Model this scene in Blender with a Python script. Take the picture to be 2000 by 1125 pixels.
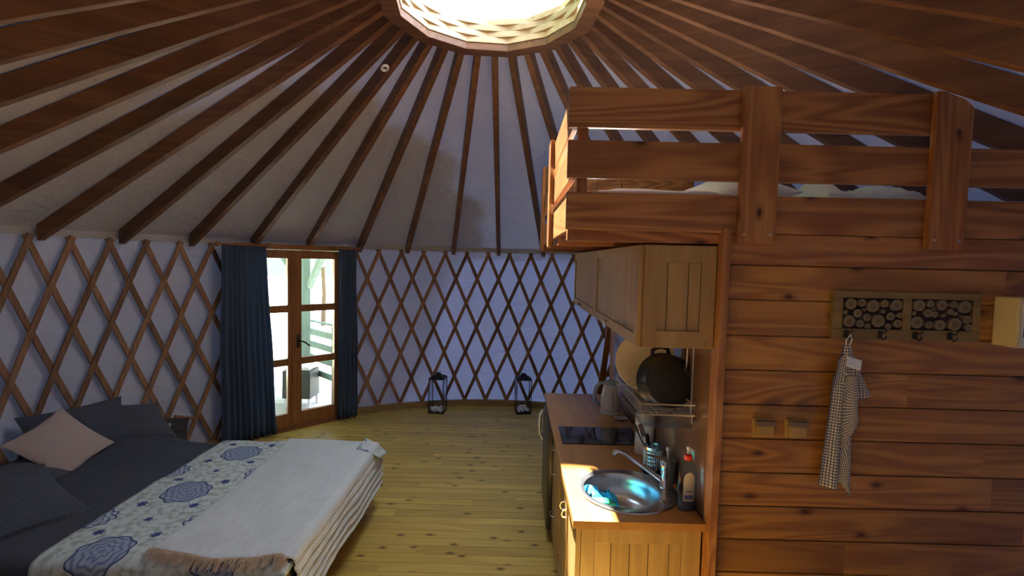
import bpy, bmesh, math, random
from mathutils import Vector, Matrix, noise
random.seed(7)
PI = math.pi
S = bpy.context.scene
for o in list(bpy.data.objects): bpy.data.objects.remove(o)
COL = S.collection

# ------------------------------------------------------------------ camera
def cam_axes(yaw, pitch, roll):
    cy, sy, cp, sp = math.cos(yaw), math.sin(yaw), math.cos(pitch), math.sin(pitch)
    F = Vector((sy*cp, cy*cp, sp)); R0 = Vector((cy, -sy, 0)); U0 = R0.cross(F)
    c, s = math.cos(roll), math.sin(roll)
    return F, c*R0 + s*U0, -s*R0 + c*U0
F_, R_, U_ = cam_axes(-.0048, -.0551, .0234)
camd = bpy.data.cameras.new('camera'); camo = bpy.data.objects.new('camera', camd); COL.objects.link(camo)
M = Matrix((R_, U_, -F_)).transposed().to_4x4(); M.translation = Vector((0, 0, 2.0534))
camo.matrix_world = M
camd.sensor_width = 36; camd.lens = 936/2000*36; camd.clip_start = .02; camd.clip_end = 300
S.camera = camo
# ------------------------------------------------------------------ world, sun, exposure
W = bpy.data.worlds.new('sky'); S.world = W; W.use_nodes = True
wt = W.node_tree; wt.nodes.clear()
def wn(t, **k):
    n = wt.nodes.new(t)
    for a, b in k.items(): setattr(n, a, b)
    return n
wo = wn('ShaderNodeOutputWorld'); wb = wn('ShaderNodeBackground'); tc = wn('ShaderNodeTexCoord')
dt = wn('ShaderNodeVectorMath', operation='DOT_PRODUCT'); dt.inputs[1].default_value = (.40, .05, .62)
wr = wn('ShaderNodeValToRGB')
wt.links.new(tc.outputs['Generated'], dt.inputs[0])
wt.links.new(dt.outputs['Value'], wr.inputs[0])
wr.color_ramp.elements[0].position = 0.0; wr.color_ramp.elements[0].color = (.34, .42, .42, 1)
wr.color_ramp.elements[1].position = .62; wr.color_ramp.elements[1].color = (3.6, 4.2, 5.0, 1)
e = wr.color_ramp.elements.new(.36); e.color = (.70, .85, 1.1, 1)
wt.links.new(wr.outputs[0], wb.inputs[0]); wb.inputs[1].default_value = 5.0
wt.links.new(wb.outputs[0], wo.inputs[0])
SUN_UP = Vector((-.19, .42, 1.0)).normalized()
sd = bpy.data.lights.new('sun', 'SUN'); so = bpy.data.objects.new('sun', sd); COL.objects.link(so)
sd.energy = 120.0; sd.angle = math.radians(1.6); sd.color = (1.0, .93, .80)
so.rotation_euler = SUN_UP.to_track_quat('Z', 'Y').to_euler(); so.location = (-3, 9, 20)
vs = S.view_settings; vs.view_transform = 'Standard'; vs.look = 'None'; vs.gamma = 1; vs.use_curve_mapping = False
vs.exposure = -.82

# ------------------------------------------------------------------ constants
XC, YC, RW = -.2044, 3.3373, 3.3933
def pol(a, r, z=0.0):
    a = math.radians(a); return Vector((XC + r*math.sin(a), YC + r*math.cos(a), z))

# ------------------------------------------------------------------ materials
class NT:
    def __init__(s, name, rough=.6, metal=0, coat=0):
        s.m = bpy.data.materials.new(name); s.m.use_nodes = True
        s.t = s.m.node_tree; s.b = s.t.nodes['Principled BSDF']; s.o = s.t.nodes['Material Output']
        s.b.inputs['Roughness'].default_value = rough; s.b.inputs['Metallic'].default_value = metal
        s.b.inputs['Coat Weight'].default_value = coat
    def n(s, t, ins=None, **k):
        n = s.t.nodes.new(t)
        for a, b in k.items(): setattr(n, a, b)
        for a, b in (ins or {}).items(): s.put(n.inputs[a], b)
        return n
    def put(s, inp, v):
        if isinstance(v, bpy.types.NodeSocket): s.t.links.new(v, inp)
        else: inp.default_value = v
    def math(s, op, a, b=None, c=None):
        n = s.n('ShaderNodeMath', operation=op); s.put(n.inputs[0], a)
        if b is not None: s.put(n.inputs[1], b)
        if c is not None: s.put(n.inputs[2], c)
        return n.outputs[0]
    def mix(s, f, a, b, bt='MIX'):
        n = s.n('ShaderNodeMix', data_type='RGBA', blend_type=bt)
        s.put(n.inputs[0], f); s.put(n.inputs[6], a); s.put(n.inputs[7], b); return n.outputs[2]
    def obj(s, scale=(1, 1, 1), rnd=True):
        tcn = s.n('ShaderNodeTexCoord'); mp = s.n('ShaderNodeMapping'); s.put(mp.inputs[0], tcn.outputs['Object'])
        mp.inputs['Scale'].default_value = scale
        if rnd:
            oi = s.n('ShaderNodeObjectInfo'); v = s.n('ShaderNodeVectorMath', operation='SCALE'); v.inputs[0].default_value = (13, 37, 59)
            s.put(v.inputs['Scale'], oi.outputs['Random']); s.put(mp.inputs['Location'], v.outputs[0])
        return mp.outputs[0]
    def noise(s, vec, scale, detail=3, dist=0, rough=.5):
        n = s.n('ShaderNodeTexNoise', {'Scale': scale, 'Detail': detail, 'Distortion': dist, 'Roughness': rough}); s.put(n.inputs['Vector'], vec)
        return n.outputs['Fac']
    def bump(s, h, strength=.3, dist=.01):
        b = s.n('ShaderNodeBump', {'Strength': strength, 'Distance': dist}); s.put(b.inputs['Height'], h)
        s.put(s.b.inputs['Normal'], b.outputs[0]); return b.outputs[0]
    def ramp(s, f, stops):
        r = s.n('ShaderNodeValToRGB'); s.put(r.inputs[0], f); els = r.color_ramp.elements
        els[0].position, els[0].color = stops[0][0], (*stops[0][1], 1); els[1].position, els[1].color = stops[-1][0], (*stops[-1][1], 1)
        for p, c in stops[1:-1]: q = els.new(p); q.color = (*c, 1)
        return r.outputs[0]
    def color(s, c): s.put(s.b.inputs['Base Color'], c if isinstance(c, bpy.types.NodeSocket) else (*c, 1))

def wood(name, dark, light, grain=0, rough=.5, plank=None, knots=0.0, kax=2, rw=.26, ring=26, var=.25, coat=0, g=1.0):
    """grain: axis along the boards; plank=(axis, width, offset): tone changes board by board"""
    t = NT(name, rough, 0, coat)
    sc = [9*g, 9*g, 9*g]; sc[grain] = .9*g
    base = t.obj((1, 1, 1))
    tco = t.n('ShaderNodeTexCoord'); sep = t.n('ShaderNodeSeparateXYZ', {0: tco.outputs['Object']})
    vec = base; pr = None
    if plank:
        ax, w, off = plank
        k = t.math('FLOOR', t.math('DIVIDE', t.math('SUBTRACT', sep.outputs[ax], off), w))
        if knots and grain != 2:       # boards end at joints along their length
            wn_ = t.n('ShaderNodeTexWhiteNoise', noise_dimensions='1D'); t.put(wn_.inputs['W'], t.math('MULTIPLY', k, 3.17))
            j = t.math('FLOOR', t.math('ADD', t.math('DIVIDE', sep.outputs[grain], 1.9), wn_.outputs['Value']))
            k = t.math('ADD', k, t.math('MULTIPLY', j, 17.3))
        wnn = t.n('ShaderNodeTexWhiteNoise', noise_dimensions='1D'); t.put(wnn.inputs['W'], k); pr = wnn.outputs['Value']
        cmb = t.n('ShaderNodeCombineXYZ', {0: t.math('MULTIPLY', pr, 31.0), 1: t.math('MULTIPLY', pr, 57.0), 2: t.math('MULTIPLY', pr, 13.0)})
        va = t.n('ShaderNodeVectorMath', operation='ADD', ); t.put(va.inputs[0], tco.outputs['Object']); t.put(va.inputs[1], cmb.outputs[0]); vec = va.outputs[0]
    mp = t.n('ShaderNodeMapping'); t.put(mp.inputs[0], vec); mp.inputs['Scale'].default_value = sc
    n1 = t.noise(mp.outputs[0], .55, 2, .6)
    rings = t.math('ADD', t.math('MULTIPLY', t.math('SINE', t.math('MULTIPLY', n1, ring*2.0)), .5), .5)
    mp2 = t.n('ShaderNodeMapping'); t.put(mp2.inputs[0], vec); s2 = [90, 90, 90]; s2[grain] = 2.5; mp2.inputs['Scale'].default_value = s2
    n2 = t.noise(mp2.outputs[0], 1.0, 3)
    n3 = t.noise(vec, 2.2, 2)
    f = t.math('ADD', t.math('MULTIPLY', rings, rw), t.math('ADD', t.math('MULTIPLY', n2, .42), t.math('MULTIPLY', n3, .72-rw)))
    col = t.ramp(f, [(.2, dark), (.62, tuple((a+b)/2 for a, b in zip(dark, light))), (.95, light)])
    if knots:
        sv = t.n('ShaderNodeSeparateXYZ', {0: vec}); kx = plank[0] if plank else kax
        cm = t.n('ShaderNodeCombineXYZ', {0: t.math('MULTIPLY', sv.outputs[grain], 3.2), 1: t.math('MULTIPLY', sv.outputs[kx], 6.5)})
        vo = t.n('ShaderNodeTexVoronoi', {'Scale': 1.0*g}, voronoi_dimensions='2D'); t.put(vo.inputs['Vector'], cm.outputs[0])
        sel = t.math('GREATER_THAN', t.n('ShaderNodeSeparateColor', {0: vo.outputs['Color']}).outputs[0], 1-knots)
        kk = t.ramp(vo.outputs['Distance'], [(0.04, (1, 1, 1)), (.075, (.5, .5, .5)), (.16, (0, 0, 0))])
        kf = t.math('MULTIPLY', t.n('ShaderNodeSeparateColor', {0: kk}).outputs[0], sel)
        col = t.mix(kf, col, (dark[0]*.30, dark[1]*.20, dark[2]*.15, 1))
    oi = t.n('ShaderNodeObjectInfo')
    vv = pr if pr is not None else oi.outputs['Random']
    vm = t.math('ADD', t.math('MULTIPLY', vv, var*2), 1-var)
    hs = t.n('ShaderNodeHueSaturation', {'Color': col, 'Value': vm}); t.color(hs.outputs[0])
    t.bump(n2, .12, .004)
    return t.m

def plain(name, c, rough=.6, metal=0, coat=0, nz=0, nscale=30, bump=0, sheen=0):
    t = NT(name, rough, metal, coat)
    if nz or bump:
        f = t.noise(t.obj((1, 1, 1)), nscale, 3)
        if nz: t.color(t.mix(f, (*[x*(1-nz) for x in c], 1), (*[min(1, x*(1+nz)) for x in c], 1)))
        else: t.color(c)
        if bump: t.bump(f, bump, .01)
    else: t.color(c)
    if sheen: t.b.inputs['Sheen Weight'].default_value = sheen
    return t.m

def canvas(name, c, tc_, f, wr=.5):
    t = NT(name, .9); vec = t.obj((1, 1, 1), False)
    n1 = t.noise(vec, 3.0, 4, .6); n2 = t.noise(vec, 160, 1)
    t.color(t.mix(n1, (*[x*.9 for x in c], 1), (*c, 1)))
    n3 = t.noise(t.obj((5, 5, 12), False), 1.0, 3, 1.2)
    nb = t.bump(t.math('ADD', t.math('MULTIPLY', n1, 1.0), t.math('ADD', t.math('MULTIPLY', n3, .55), t.math('MULTIPLY', n2, .03))), wr, .07)
    tr = t.n('ShaderNodeBsdfTranslucent', {'Color': (*tc_, 1), 'Normal': nb})
    mx = t.n('ShaderNodeMixShader', {0: f, 1: t.b.outputs[0], 2: tr.outputs[0]}); t.put(t.o.inputs[0], mx.outputs[0])
    return t.m

def glassy(name, tint=(1, 1, 1), gl=.06, rough=.02):
    t = NT(name); tr = t.n('ShaderNodeBsdfTransparent', {'Color': (*tint, 1)}); g = t.n('ShaderNodeBsdfGlossy', {'Roughness': rough})
    lw = t.n('ShaderNodeLayerWeight', {'Blend': .5}); ff = t.math('ADD', t.math('MULTIPLY', t.math('POWER', lw.outputs['Facing'], 5.0), .7), gl*.4)
    mx = t.n('ShaderNodeMixShader', {0: ff, 1: tr.outputs[0], 2: g.outputs[0]}); t.put(t.o.inputs[0], mx.outputs[0])
    return t.m

MT = {}
MT['rafter'] = wood('rafter_wood', (.095, .036, .015), (.26, .115, .045), 0, .55, var=.18, ring=18)
MT['crown'] = wood('crown_wood', (.50, .35, .19), (.76, .58, .35), 0, .5, var=.1)
MT['lattice'] = wood('lattice_wood', (.16, .075, .038), (.38, .20, .10), 2, .6, var=.3)
MT['floor'] = wood('floor_pine', (.46, .29, .058), (.74, .54, .135), 0, .34, plank=(1, .098, 0), knots=.62, var=.14, ring=14)
MT['partition'] = wood('partition_larch', (.22, .072, .015), (.58, .27, .055), 0, .42, plank=(2, .1533, .0686), knots=.30, var=.24, ring=34, rw=.36)
MT['partition_y'] = wood('partition_side_larch', (.24, .080, .022), (.56, .25, .075), 1, .42, plank=(2, .1533, .0686), var=.2)
MT['loft'] = wood('loft_larch', (.20, .058, .016), (.58, .26, .085), 0, .42, ring=36, var=.12, knots=.22, rw=.40)
MT['loft_y'] = wood('loft_larch_lengthwise', (.27, .085, .024), (.60, .27, .085), 1, .42, ring=24, var=.12)
MT['loft_z'] = wood('loft_larch_upright', (.26, .080, .022), (.58, .27, .085), 2, .42, ring=34, var=.10, kax=0, knots=.2, rw=.36)
MT['cab'] = wood('cabinet_oak', (.33, .19, .065), (.56, .36, .14), 2, .42, ring=16, var=.06)
MT['cab_h'] = wood('cabinet_oak_flat', (.33, .19, .065), (.56, .36, .14), 0, .42, ring=16, var=.06)
MT['worktop'] = wood('worktop_wood', (.42, .19, .045), (.60, .31, .085), 1, .3, ring=10, var=.02, coat=.15)
MT['door'] = wood('door_wood', (.24, .085, .022), (.42, .18, .055), 2, .35, var=.05, coat=.2)
MT['rackwood'] = wood('rack_wood', (.24, .15, .055), (.40, .26, .10), 0, .5, var=.05)
MT['coatwood'] = wood('coat_rack_wood', (.17, .10, .026), (.31, .20, .055), 0, .5, var=.05)
MT['bark'] = plain('bark', (.07, .045, .03), .9, nz=.4, bump=.5)
MT['roof'] = canvas('roof_canvas', (.56, .51, .44), (.30, .44, 1.0), .0046, .6)
MT['wall'] = canvas('wall_canvas', (.54, .51, .50), (.26, .38, 1.0), .016, .36)
MT['glass'] = glassy('window_glass')
MT['clear'] = glassy('clear_plastic', (.86, .9, .93), .1, .1)
MT['chrome'] = plain('chrome', (.82, .84, .88), .12, 1)
MT['steel'] = plain('brushed_steel', (.62, .66, .72), .24, 1, nz=.08, nscale=60)
MT['wire'] = plain('wire_steel', (.62, .6, .56), .3, 1)
MT['hob'] = plain('hob_glass', (.008, .008, .012), .08, 0, .5)
MT['hobmark'] = plain('hob_marking', (.10, .10, .12), .3)
MT['black'] = plain('black_enamel', (.012, .010, .010), .42, 0, .1)
MT['blackmat'] = plain('black_matt', (.015, .014, .014), .7)
MT['plate'] = plain('cream_plate', (.78, .70, .42), .35)
MT['white'] = plain('white_plastic', (.74, .76, .80), .35)
MT['greyblue'] = plain('grey_blue_plastic', (.38, .50, .64), .4)
MT['paper'] = plain('paper', (.82, .82, .84), .9, bump=.1, nscale=60)
MT['cup'] = plain('grey_plastic', (.34, .36, .36), .5)
MT['red'] = plain('red_cap', (.75, .03, .02), .4)
MT['label'] = plain('bottle_label', (.72, .66, .50), .5)
MT['labelblue'] = plain('label_blue', (.04, .07, .35), .5)
MT['socket'] = plain('socket_plastic', (.42, .25, .07), .4)
MT['socketdark'] = plain('socket_lid', (.20, .14, .09), .5)
MT['fusebox'] = plain('fuse_box_plastic', (.80, .66, .34), .5)
MT['fusedark'] = plain('fuse_window', (.02, .022, .035), .15)
MT['fridge'] = plain('fridge_dark', (.07, .062, .055), .35, .5)
MT['fridgeside'] = plain('fridge_handle', (.55, .62, .70), .3, .6)
MT['bluecloth'] = plain('blue_cloth', (.03, .42, .72), .9, bump=.6, nscale=40)
MT['sponge'] = plain('green_sponge', (.03, .42, .22), .9, bump=.8, nscale=90)
MT['beige'] = plain('beige_cushion', (.46, .36, .31), .9, bump=.25, nscale=120, nz=.08)
MT['linen'] = plain('white_linen', (.82, .84, .90), .9, nz=.05, nscale=6)
MT['bedbase'] = plain('bed_base', (.32, .27, .20), .8)
MT['deck'] = wood('deck_boards', (.42, .40, .36), (.62, .60, .56), 0, .8, var=.1)
MT['veranda'] = wood('veranda_timber', (.11, .17, .16), (.20, .29, .27), 2, .8, var=.1)
MT['ground'] = plain('pale_ground', (.62, .66, .50), .95, nz=.3, nscale=2)
MT['leaf'] = plain('foliage', (.07, .20, .10), .8, nz=.6, nscale=8, bump=.8)
MT['crate'] = plain('dark_crate', (.035, .045, .045), .7)
MT['lantern'] = plain('lantern_metal', (.025, .022, .02), .5, .4)
MT['stones'] = plain('white_pebbles', (.80, .82, .84), .6)
MT['slateslice'] = plain('bark_ring', (.30, .21, .12), .8)
MT['seam'] = plain('board_seam', (.22, .12, .035), .8)
MT['backing'] = plain('dark_backing', (.05, .022, .012), .8)
MT['detector'] = plain('detector_plastic', (.78, .74, .68), .5)
MT['boxgrey'] = plain('grey_box', (.055, .055, .06), .6)
MT['splash'] = None

def fabric_dark(name, c, quilt=0):
    t = NT(name, .92); v = t.obj((1, 1, 1), False)
    h = t.noise(v, 5, 3, .5)
    if quilt:
        br = t.n('ShaderNodeTexVoronoi', {'Scale': quilt, 'Randomness': 0.0}); t.put(br.inputs['Vector'], v)
        h = t.math('ADD', h, t.math('MULTIPLY', br.outputs['Distance'], -.8))
    t.color(t.mix(t.noise(v, 40, 2), (*[x*.8 for x in c], 1), (*[x*1.2 for x in c], 1)))
    t.bump(h, .55, .02); return t.m
MT['duvet'] = fabric_dark('charcoal_duvet', (.056, .062, .084))
MT['quilt'] = fabric_dark('quilted_pillow', (.064, .074, .094), 34)
MT['pillow'] = fabric_dark('dark_pillow', (.075, .082, .10))

def m_splash():
    t = NT('glossy_splashback', .10, 0, .4); v = t.obj((1, 1, 1), False)
    t.color(t.mix(t.noise(v, 3, 3), (.16, .085, .045, 1), (.24, .13, .065, 1))); return t.m
MT['splash'] = m_splash()

def m_throw():
    t = NT('ribbed_throw', .9); tcn = t.n('ShaderNodeTexCoord'); sp = t.n('ShaderNodeSeparateXYZ', {0: tcn.outputs['UV']})
    s1 = t.math('SINE', t.math('MULTIPLY', sp.outputs[0], 2*PI/.014)); s2 = t.math('SINE', t.math('MULTIPLY', sp.outputs[1], 2*PI/.012))
    n = t.noise(tcn.outputs['UV'], 5, 3)
    c = t.mix(n, (.60, .64, .62, 1), (.74, .79, .78, 1)); t.color(c)
    t.bump(t.math('ADD', s1, t.math('MULTIPLY', s2, .5)), .45, .006); return t.m
MT['throw'] = m_throw()

def m_spread():
    """pale floral bedspread: a grid of slate-blue medallions, small dark flowers and mottled leaves"""
    t = NT('floral_bedspread', .9); tcn = t.n('ShaderNodeTexCoord'); uv = tcn.outputs['UV']
    sp = t.n('ShaderNodeSeparateXYZ', {0: uv}); u, v = sp.outputs[0], sp.outputs[1]
    def cell(p, q, ou, ov):
        a = t.math('SUBTRACT', t.math('FRACT', t.math('DIVIDE', t.math('ADD', u, ou), p)), .5); a = t.math('MULTIPLY', a, p)
        b = t.math('SUBTRACT', t.math('FRACT', t.math('DIVIDE', t.math('ADD', v, ov), q)), .5); b = t.math('MULTIPLY', b, q)
        d = t.math('SQRT', t.math('ADD', t.math('MULTIPLY', a, a), t.math('MULTIPLY', b, b)))
        return d, t.math('ARCTAN2', a, b)
    wob = t.noise(uv, 30, 2)
    base = t.mix(t.ramp(t.noise(uv, 26, 4), [(.45, (0, 0, 0)), (.62, (1, 1, 1))]), (.60, .66, .62, 1), (.36, .42, .38, 1))
    col = base
    for (p, q, ou, ov, rad, pet, c1, c2) in ((.62, .62, .02, .24, .135, 8, (.15, .20, .33), (.31, .37, .46)), (.62, .62, .315, .57, .105, 10, (.13, .17, .32), (.48, .54, .56))):
        d, an = cell(p, q, ou, ov)
        edge = t.math('ADD', rad, t.math('MULTIPLY', t.math('SINE', t.math('MULTIPLY', an, pet)), .007))
        inside = t.math('LESS_THAN', d, edge)
        band = t.math('SINE', t.math('ADD', t.math('MULTIPLY', d, 2*PI/.035), t.math('MULTIPLY', t.math('SINE', t.math('MULTIPLY', an, pet)), 1.4)))
        cc = t.mix(t.math('GREATER_THAN', t.math('ADD', band, t.math('MULTIPLY', wob, .9)), .75), (*c2, 1), (*c1, 1))
        rim = t.math('MULTIPLY', inside, t.math('GREATER_THAN', d, t.math('SUBTRACT', edge, .010)))
        cc = t.mix(rim, cc, (.05, .07, .18, 1))
        col = t.mix(inside, col, cc)
    for (p, q, ou, ov, rad, pet) in ((.31, .31, .02, .24, .026, 7), (.31, .31, .175, .09, .020, 6)):
        d, an = cell(p, q, ou, ov)
        edge = t.math('ADD', rad, t.math('MULTIPLY', t.math('SINE', t.math('MULTIPLY', an, pet)), .005))
        d0, _ = cell(.62, .62, .02, .24)
        ins = t.math('MULTIPLY', t.math('LESS_THAN', d, edge), t.math('GREATER_THAN', d0, .15))
        col = t.mix(ins, col, (.045, .07, .20, 1))
    t.color(col); t.bump(t.noise(uv, 9, 3), .3, .02); return t.m
MT['spread'] = m_spread()

def m_gingham():
    t = NT('gingham_towel', .9); tcn = t.n('ShaderNodeTexCoord'); sp = t.n('ShaderNodeSeparateXYZ', {0: tcn.outputs['UV']})
    fu = t.math('LESS_THAN', t.math('FRACT', t.math('DIVIDE', sp.outputs[0], .0132)), .34)
    fv = t.math('LESS_THAN', t.math('FRACT', t.math('DIVIDE', sp.outputs[1], .0132)), .34)
    f = t.math('MULTIPLY', t.math('ADD', fu, fv), .5)
    t.color(t.ramp(f, [(0.0, (.78, .68, .45)), (.5, (.16, .16, .22)), (1.0, (.035, .04, .09))])); return t.m
MT['gingham'] = m_gingham()

def m_curtain():
    t = NT('blue_curtain', .9); v = t.obj((1, 1, 1), False)
    t.color(t.mix(t.noise(v, 60, 2), (.060, .085, .135, 1), (.095, .13, .19, 1)))
    nb = t.bump(t.noise(v, 30, 3), .2, .01)
    tr = t.n('ShaderNodeBsdfTranslucent', {'Color': (.12, .25, .42, 1)}); mx = t.n('ShaderNodeMixShader', {0: .22, 1: t.b.outputs[0], 2: tr.outputs[0]})
    t.put(t.o.inputs[0], mx.outputs[0]); return t.m
MT['curtain'] = m_curtain()

def m_slice():
    t = NT('log_slice', .75); tcn = t.n('ShaderNodeTexCoord'); uv = t.n('ShaderNodeSeparateXYZ', {0: tcn.outputs['UV']}).outputs[0]
    s = t.math('SINE', t.math('MULTIPLY', uv, 60)); c = t.ramp(uv, [(0, (.13, .08, .035)), (.35, (.20, .14, .07)), (.8, (.27, .20, .11)), (1, (.32, .25, .14))])
    t.color(t.mix(t.math('MULTIPLY', t.math('ADD', s, 1), .12), c, (.1, .06, .03, 1))); return t.m
MT['slice'] = m_slice()

# ------------------------------------------------------------------ mesh builder
class MB:
    def __init__(s): s.v = []; s.f = []; s.uv = {}
    def add(s, vs, fs, uvs=None):
        o = len(s.v); s.v += [Vector(p) for p in vs]; s.f += [tuple(i+o for i in f) for f in fs]
        if uvs:
            for i, q in enumerate(uvs): s.uv[o+i] = q
        return s
    def box(s, x0, x1, y0, y1, z0, z1, m=None, b=0.0):
        if b > 0:
            bm = bmesh.new(); r = bmesh.ops.create_cube(bm, size=1)
            for q in bm.verts: q.co = Vector(((x0+x1)/2+q.co.x*(x1-x0), (y0+y1)/2+q.co.y*(y1-y0), (z0+z1)/2+q.co.z*(z1-z0)))
            bmesh.ops.bevel(bm, geom=bm.edges[:], offset=b, segments=2, affect='EDGES', profile=.6)
            bm.verts.index_update(); vs = [q.co.copy() for q in bm.verts]; fs = [[q.index for q in f.verts] for f in bm.faces]; bm.free()
        else:
            vs = [Vector((x, y, z)) for x in (x0, x1) for y in (y0, y1) for z in (z0, z1)]
            fs = [(0, 1, 3, 2), (4, 6, 7, 5), (0, 4, 5, 1), (2, 3, 7, 6), (0, 2, 6, 4), (1, 5, 7, 3)]
        if m: vs = [m @ q for q in vs]
        return s.add(vs, fs)
    def obox(s, a, b, w, h, up=Vector((0, 0, 1)), bev=0.0):
        """bar from a to b, w wide across, h along up"""
        a, b = Vector(a), Vector(b); x = (b-a); L = x.length; x.normalize(); y = up.cross(x).normalized(); z = x.cross(y)
        m = Matrix((x, y, z)).transposed().to_4x4(); m.translation = a
        return s.box(0, L, -w/2, w/2, -h/2, h/2, m, bev)
    def tube(s, pts, r, n=8, caps=True):
        pts = [Vector(p) for p in pts]; rs = r if isinstance(r, (list, tuple)) else [r]*len(pts); vs = []; fs = []
        pn = None
        for i, p in enumerate(pts):
            d = (pts[min(i+1, len(pts)-1)]-pts[max(i-1, 0)]).normalized()
            if pn is None: pn = d.orthogonal().normalized()
            pn = (pn-d*pn.dot(d)).normalized(); q = d.cross(pn)
            for k in range(n): a = 2*PI*k/n; vs.append(p+(pn*math.cos(a)+q*math.sin(a))*rs[i])
        for i in range(len(pts)-1):
            for k in range(n): fs.append((i*n+k, i*n+(k+1) % n, (i+1)*n+(k+1) % n, (i+1)*n+k))
        if caps: fs.append(tuple(range(n-1, -1, -1))); fs.append(tuple((len(pts)-1)*n+k for k in range(n)))
        return s.add(vs, fs)
    def lathe(s, prof, c=(0, 0, 0), axis=(0, 0, 1), n=32, sx=1.0, sy=1.0, xdir=None, caps=True):
        """prof: (radius, height) pairs along axis"""
        ax = Vector(axis).normalized(); e1 = Vector(xdir).normalized() if xdir else ax.orthogonal().normalized()
        if abs(ax.z) > .999: e1 = Vector((1, 0, 0))
        e2 = ax.cross(e1); c = Vector(c); vs = []; fs = []; uv = []
        for i, (r, h) in enumerate(prof):
            for k in range(n):
                a = 2*PI*k/n; vs.append(c+ax*h+e1*(r*sx*math.cos(a))+e2*(r*sy*math.sin(a)))
        for i in range(len(prof)-1):
            for k in range(n): fs.append((i*n+k, i*n+(k+1) % n, (i+1)*n+(k+1) % n, (i+1)*n+k))
        if prof[0] == prof[-1]: caps = False
        if caps and prof[0][0] > 1e-5: fs.append(tuple(range(n-1, -1, -1)))
        if caps and prof[-1][0] > 1e-5: fs.append(tuple((len(prof)-1)*n+k for k in range(n)))
        return s.add(vs, fs)
    def grid(s, fn, nu, nv, uvf=None, close=False):
        vs = []; fs = []; uv = []
        for i in range(nu+1):
            for j in range(nv+1):
                vs.append(fn(i/nu, j/nv)); uv.append(uvf(i/nu, j/nv) if uvf else (i/nu, j/nv))
        for i in range(nu):
            for j in range(nv): a = i*(nv+1)+j; fs.append((a, a+nv+1, a+nv+2, a+1))
        return s.add(vs, fs, uv)
    def prism(s, pts, dvec):
        n = len(pts); d = Vector(dvec); vs = [Vector(p) for p in pts]+[Vector(p)+d for p in pts]
        fs = [tuple(range(n-1, -1, -1)), tuple(range(n, 2*n))]+[(i, (i+1) % n, (i+1) % n+n, i+n) for i in range(n)]
        return s.add(vs, fs)
    def build(s, name, mat, parent=None, smooth=False, origin=None, thick=0, weld=False, bevel=0, sub=0, angle=40):
        if origin is None:
            if parent is not None: origin = WL[parent.name]
            else:
                xs = [p.x for p in s.v]; ys = [p.y for p in s.v]; zs = [p.z for p in s.v]
                origin = Vector(((min(xs)+max(xs))/2, (min(ys)+max(ys))/2, min(zs)))
        origin = Vector(origin)
        me = bpy.data.meshes.new(name); me.from_pydata([p-origin for p in s.v], [], s.f)
        if s.uv:
            l = me.uv_layers.new(name='UVMap')
            for lp in me.loops: l.data[lp.index].uv = s.uv.get(lp.vertex_index, (0, 0))
        bm = bmesh.new(); bm.from_mesh(me)
        if weld: bmesh.ops.remove_doubles(bm, verts=bm.verts[:], dist=1e-5)
        bmesh.ops.recalc_face_normals(bm, faces=bm.faces[:]); bm.to_mesh(me); bm.free()
        me.materials.append(mat)
        o = bpy.data.objects.new(name, me); COL.objects.link(o)
        if parent is not None:
            o.parent = parent; o.location = origin-WL[parent.name]
        else: o.location = origin
        WL[o.name] = origin
        if smooth:
            for p in me.polygons: p.use_smooth = True
            try: me.set_sharp_from_angle(angle=math.radians(angle))
            except Exception: pass
        if thick: md = o.modifiers.new('thickness', 'SOLIDIFY'); md.thickness = thick; md.offset = 0
        if bevel: md = o.modifiers.new('edge', 'BEVEL'); md.width = bevel; md.segments = 2; md.limit_method = 'ANGLE'; md.angle_limit = math.radians(50)
        if sub: md = o.modifiers.new('smooth', 'SUBSURF'); md.levels = sub; md.render_levels = sub
        return o
WL = {}
def thing(name, label, cat, loc=(0, 0, 0), group=None):
    o = bpy.data.objects.new(name, None); COL.objects.link(o); o.empty_display_size = .05
    o.location = Vector(loc); WL[o.name] = Vector(loc); o['label'] = label; o['category'] = cat
    if group: o['group'] = group
    return o
def tag(o, label, cat, group=None, kind=None):
    o['label'] = label; o['category'] = cat
    if group: o['group'] = group
    if kind: o['kind'] = kind
    return o
def struct(o, label=None, cat=None):
    o['kind'] = 'structure'
    if label: o['label'] = label
    if cat: o['category'] = cat
    return o

# ================================================================== the setting
# floor disc with board seams cut as shallow grooves
mb = MB()
n = 96
mb.prism([(XC+3.5*math.sin(2*PI*k/n), YC+3.5*math.cos(2*PI*k/n), -.06) for k in range(n)][::-1], (0, 0, .06))
struct(mb.build('floor', MT['floor'], origin=(0, 0, 0)), 'knotty yellow pine board floor of the yurt', 'floor')
def floor_grooves():
    m = MB(); y = .0
    while y < 6.8:
        d = y-YC
        if abs(d) < 3.3:
            h = math.sqrt(3.36**2-d*d); m.box(XC-h, XC+h, y-.0007, y+.0007, 0, .0008)
        y += .098
    o = m.build('trim_1', MT['seam'], origin=(0, 0, 0)); struct(o, 'dark seams between the floor boards', 'floor seams')
floor_grooves()

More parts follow.
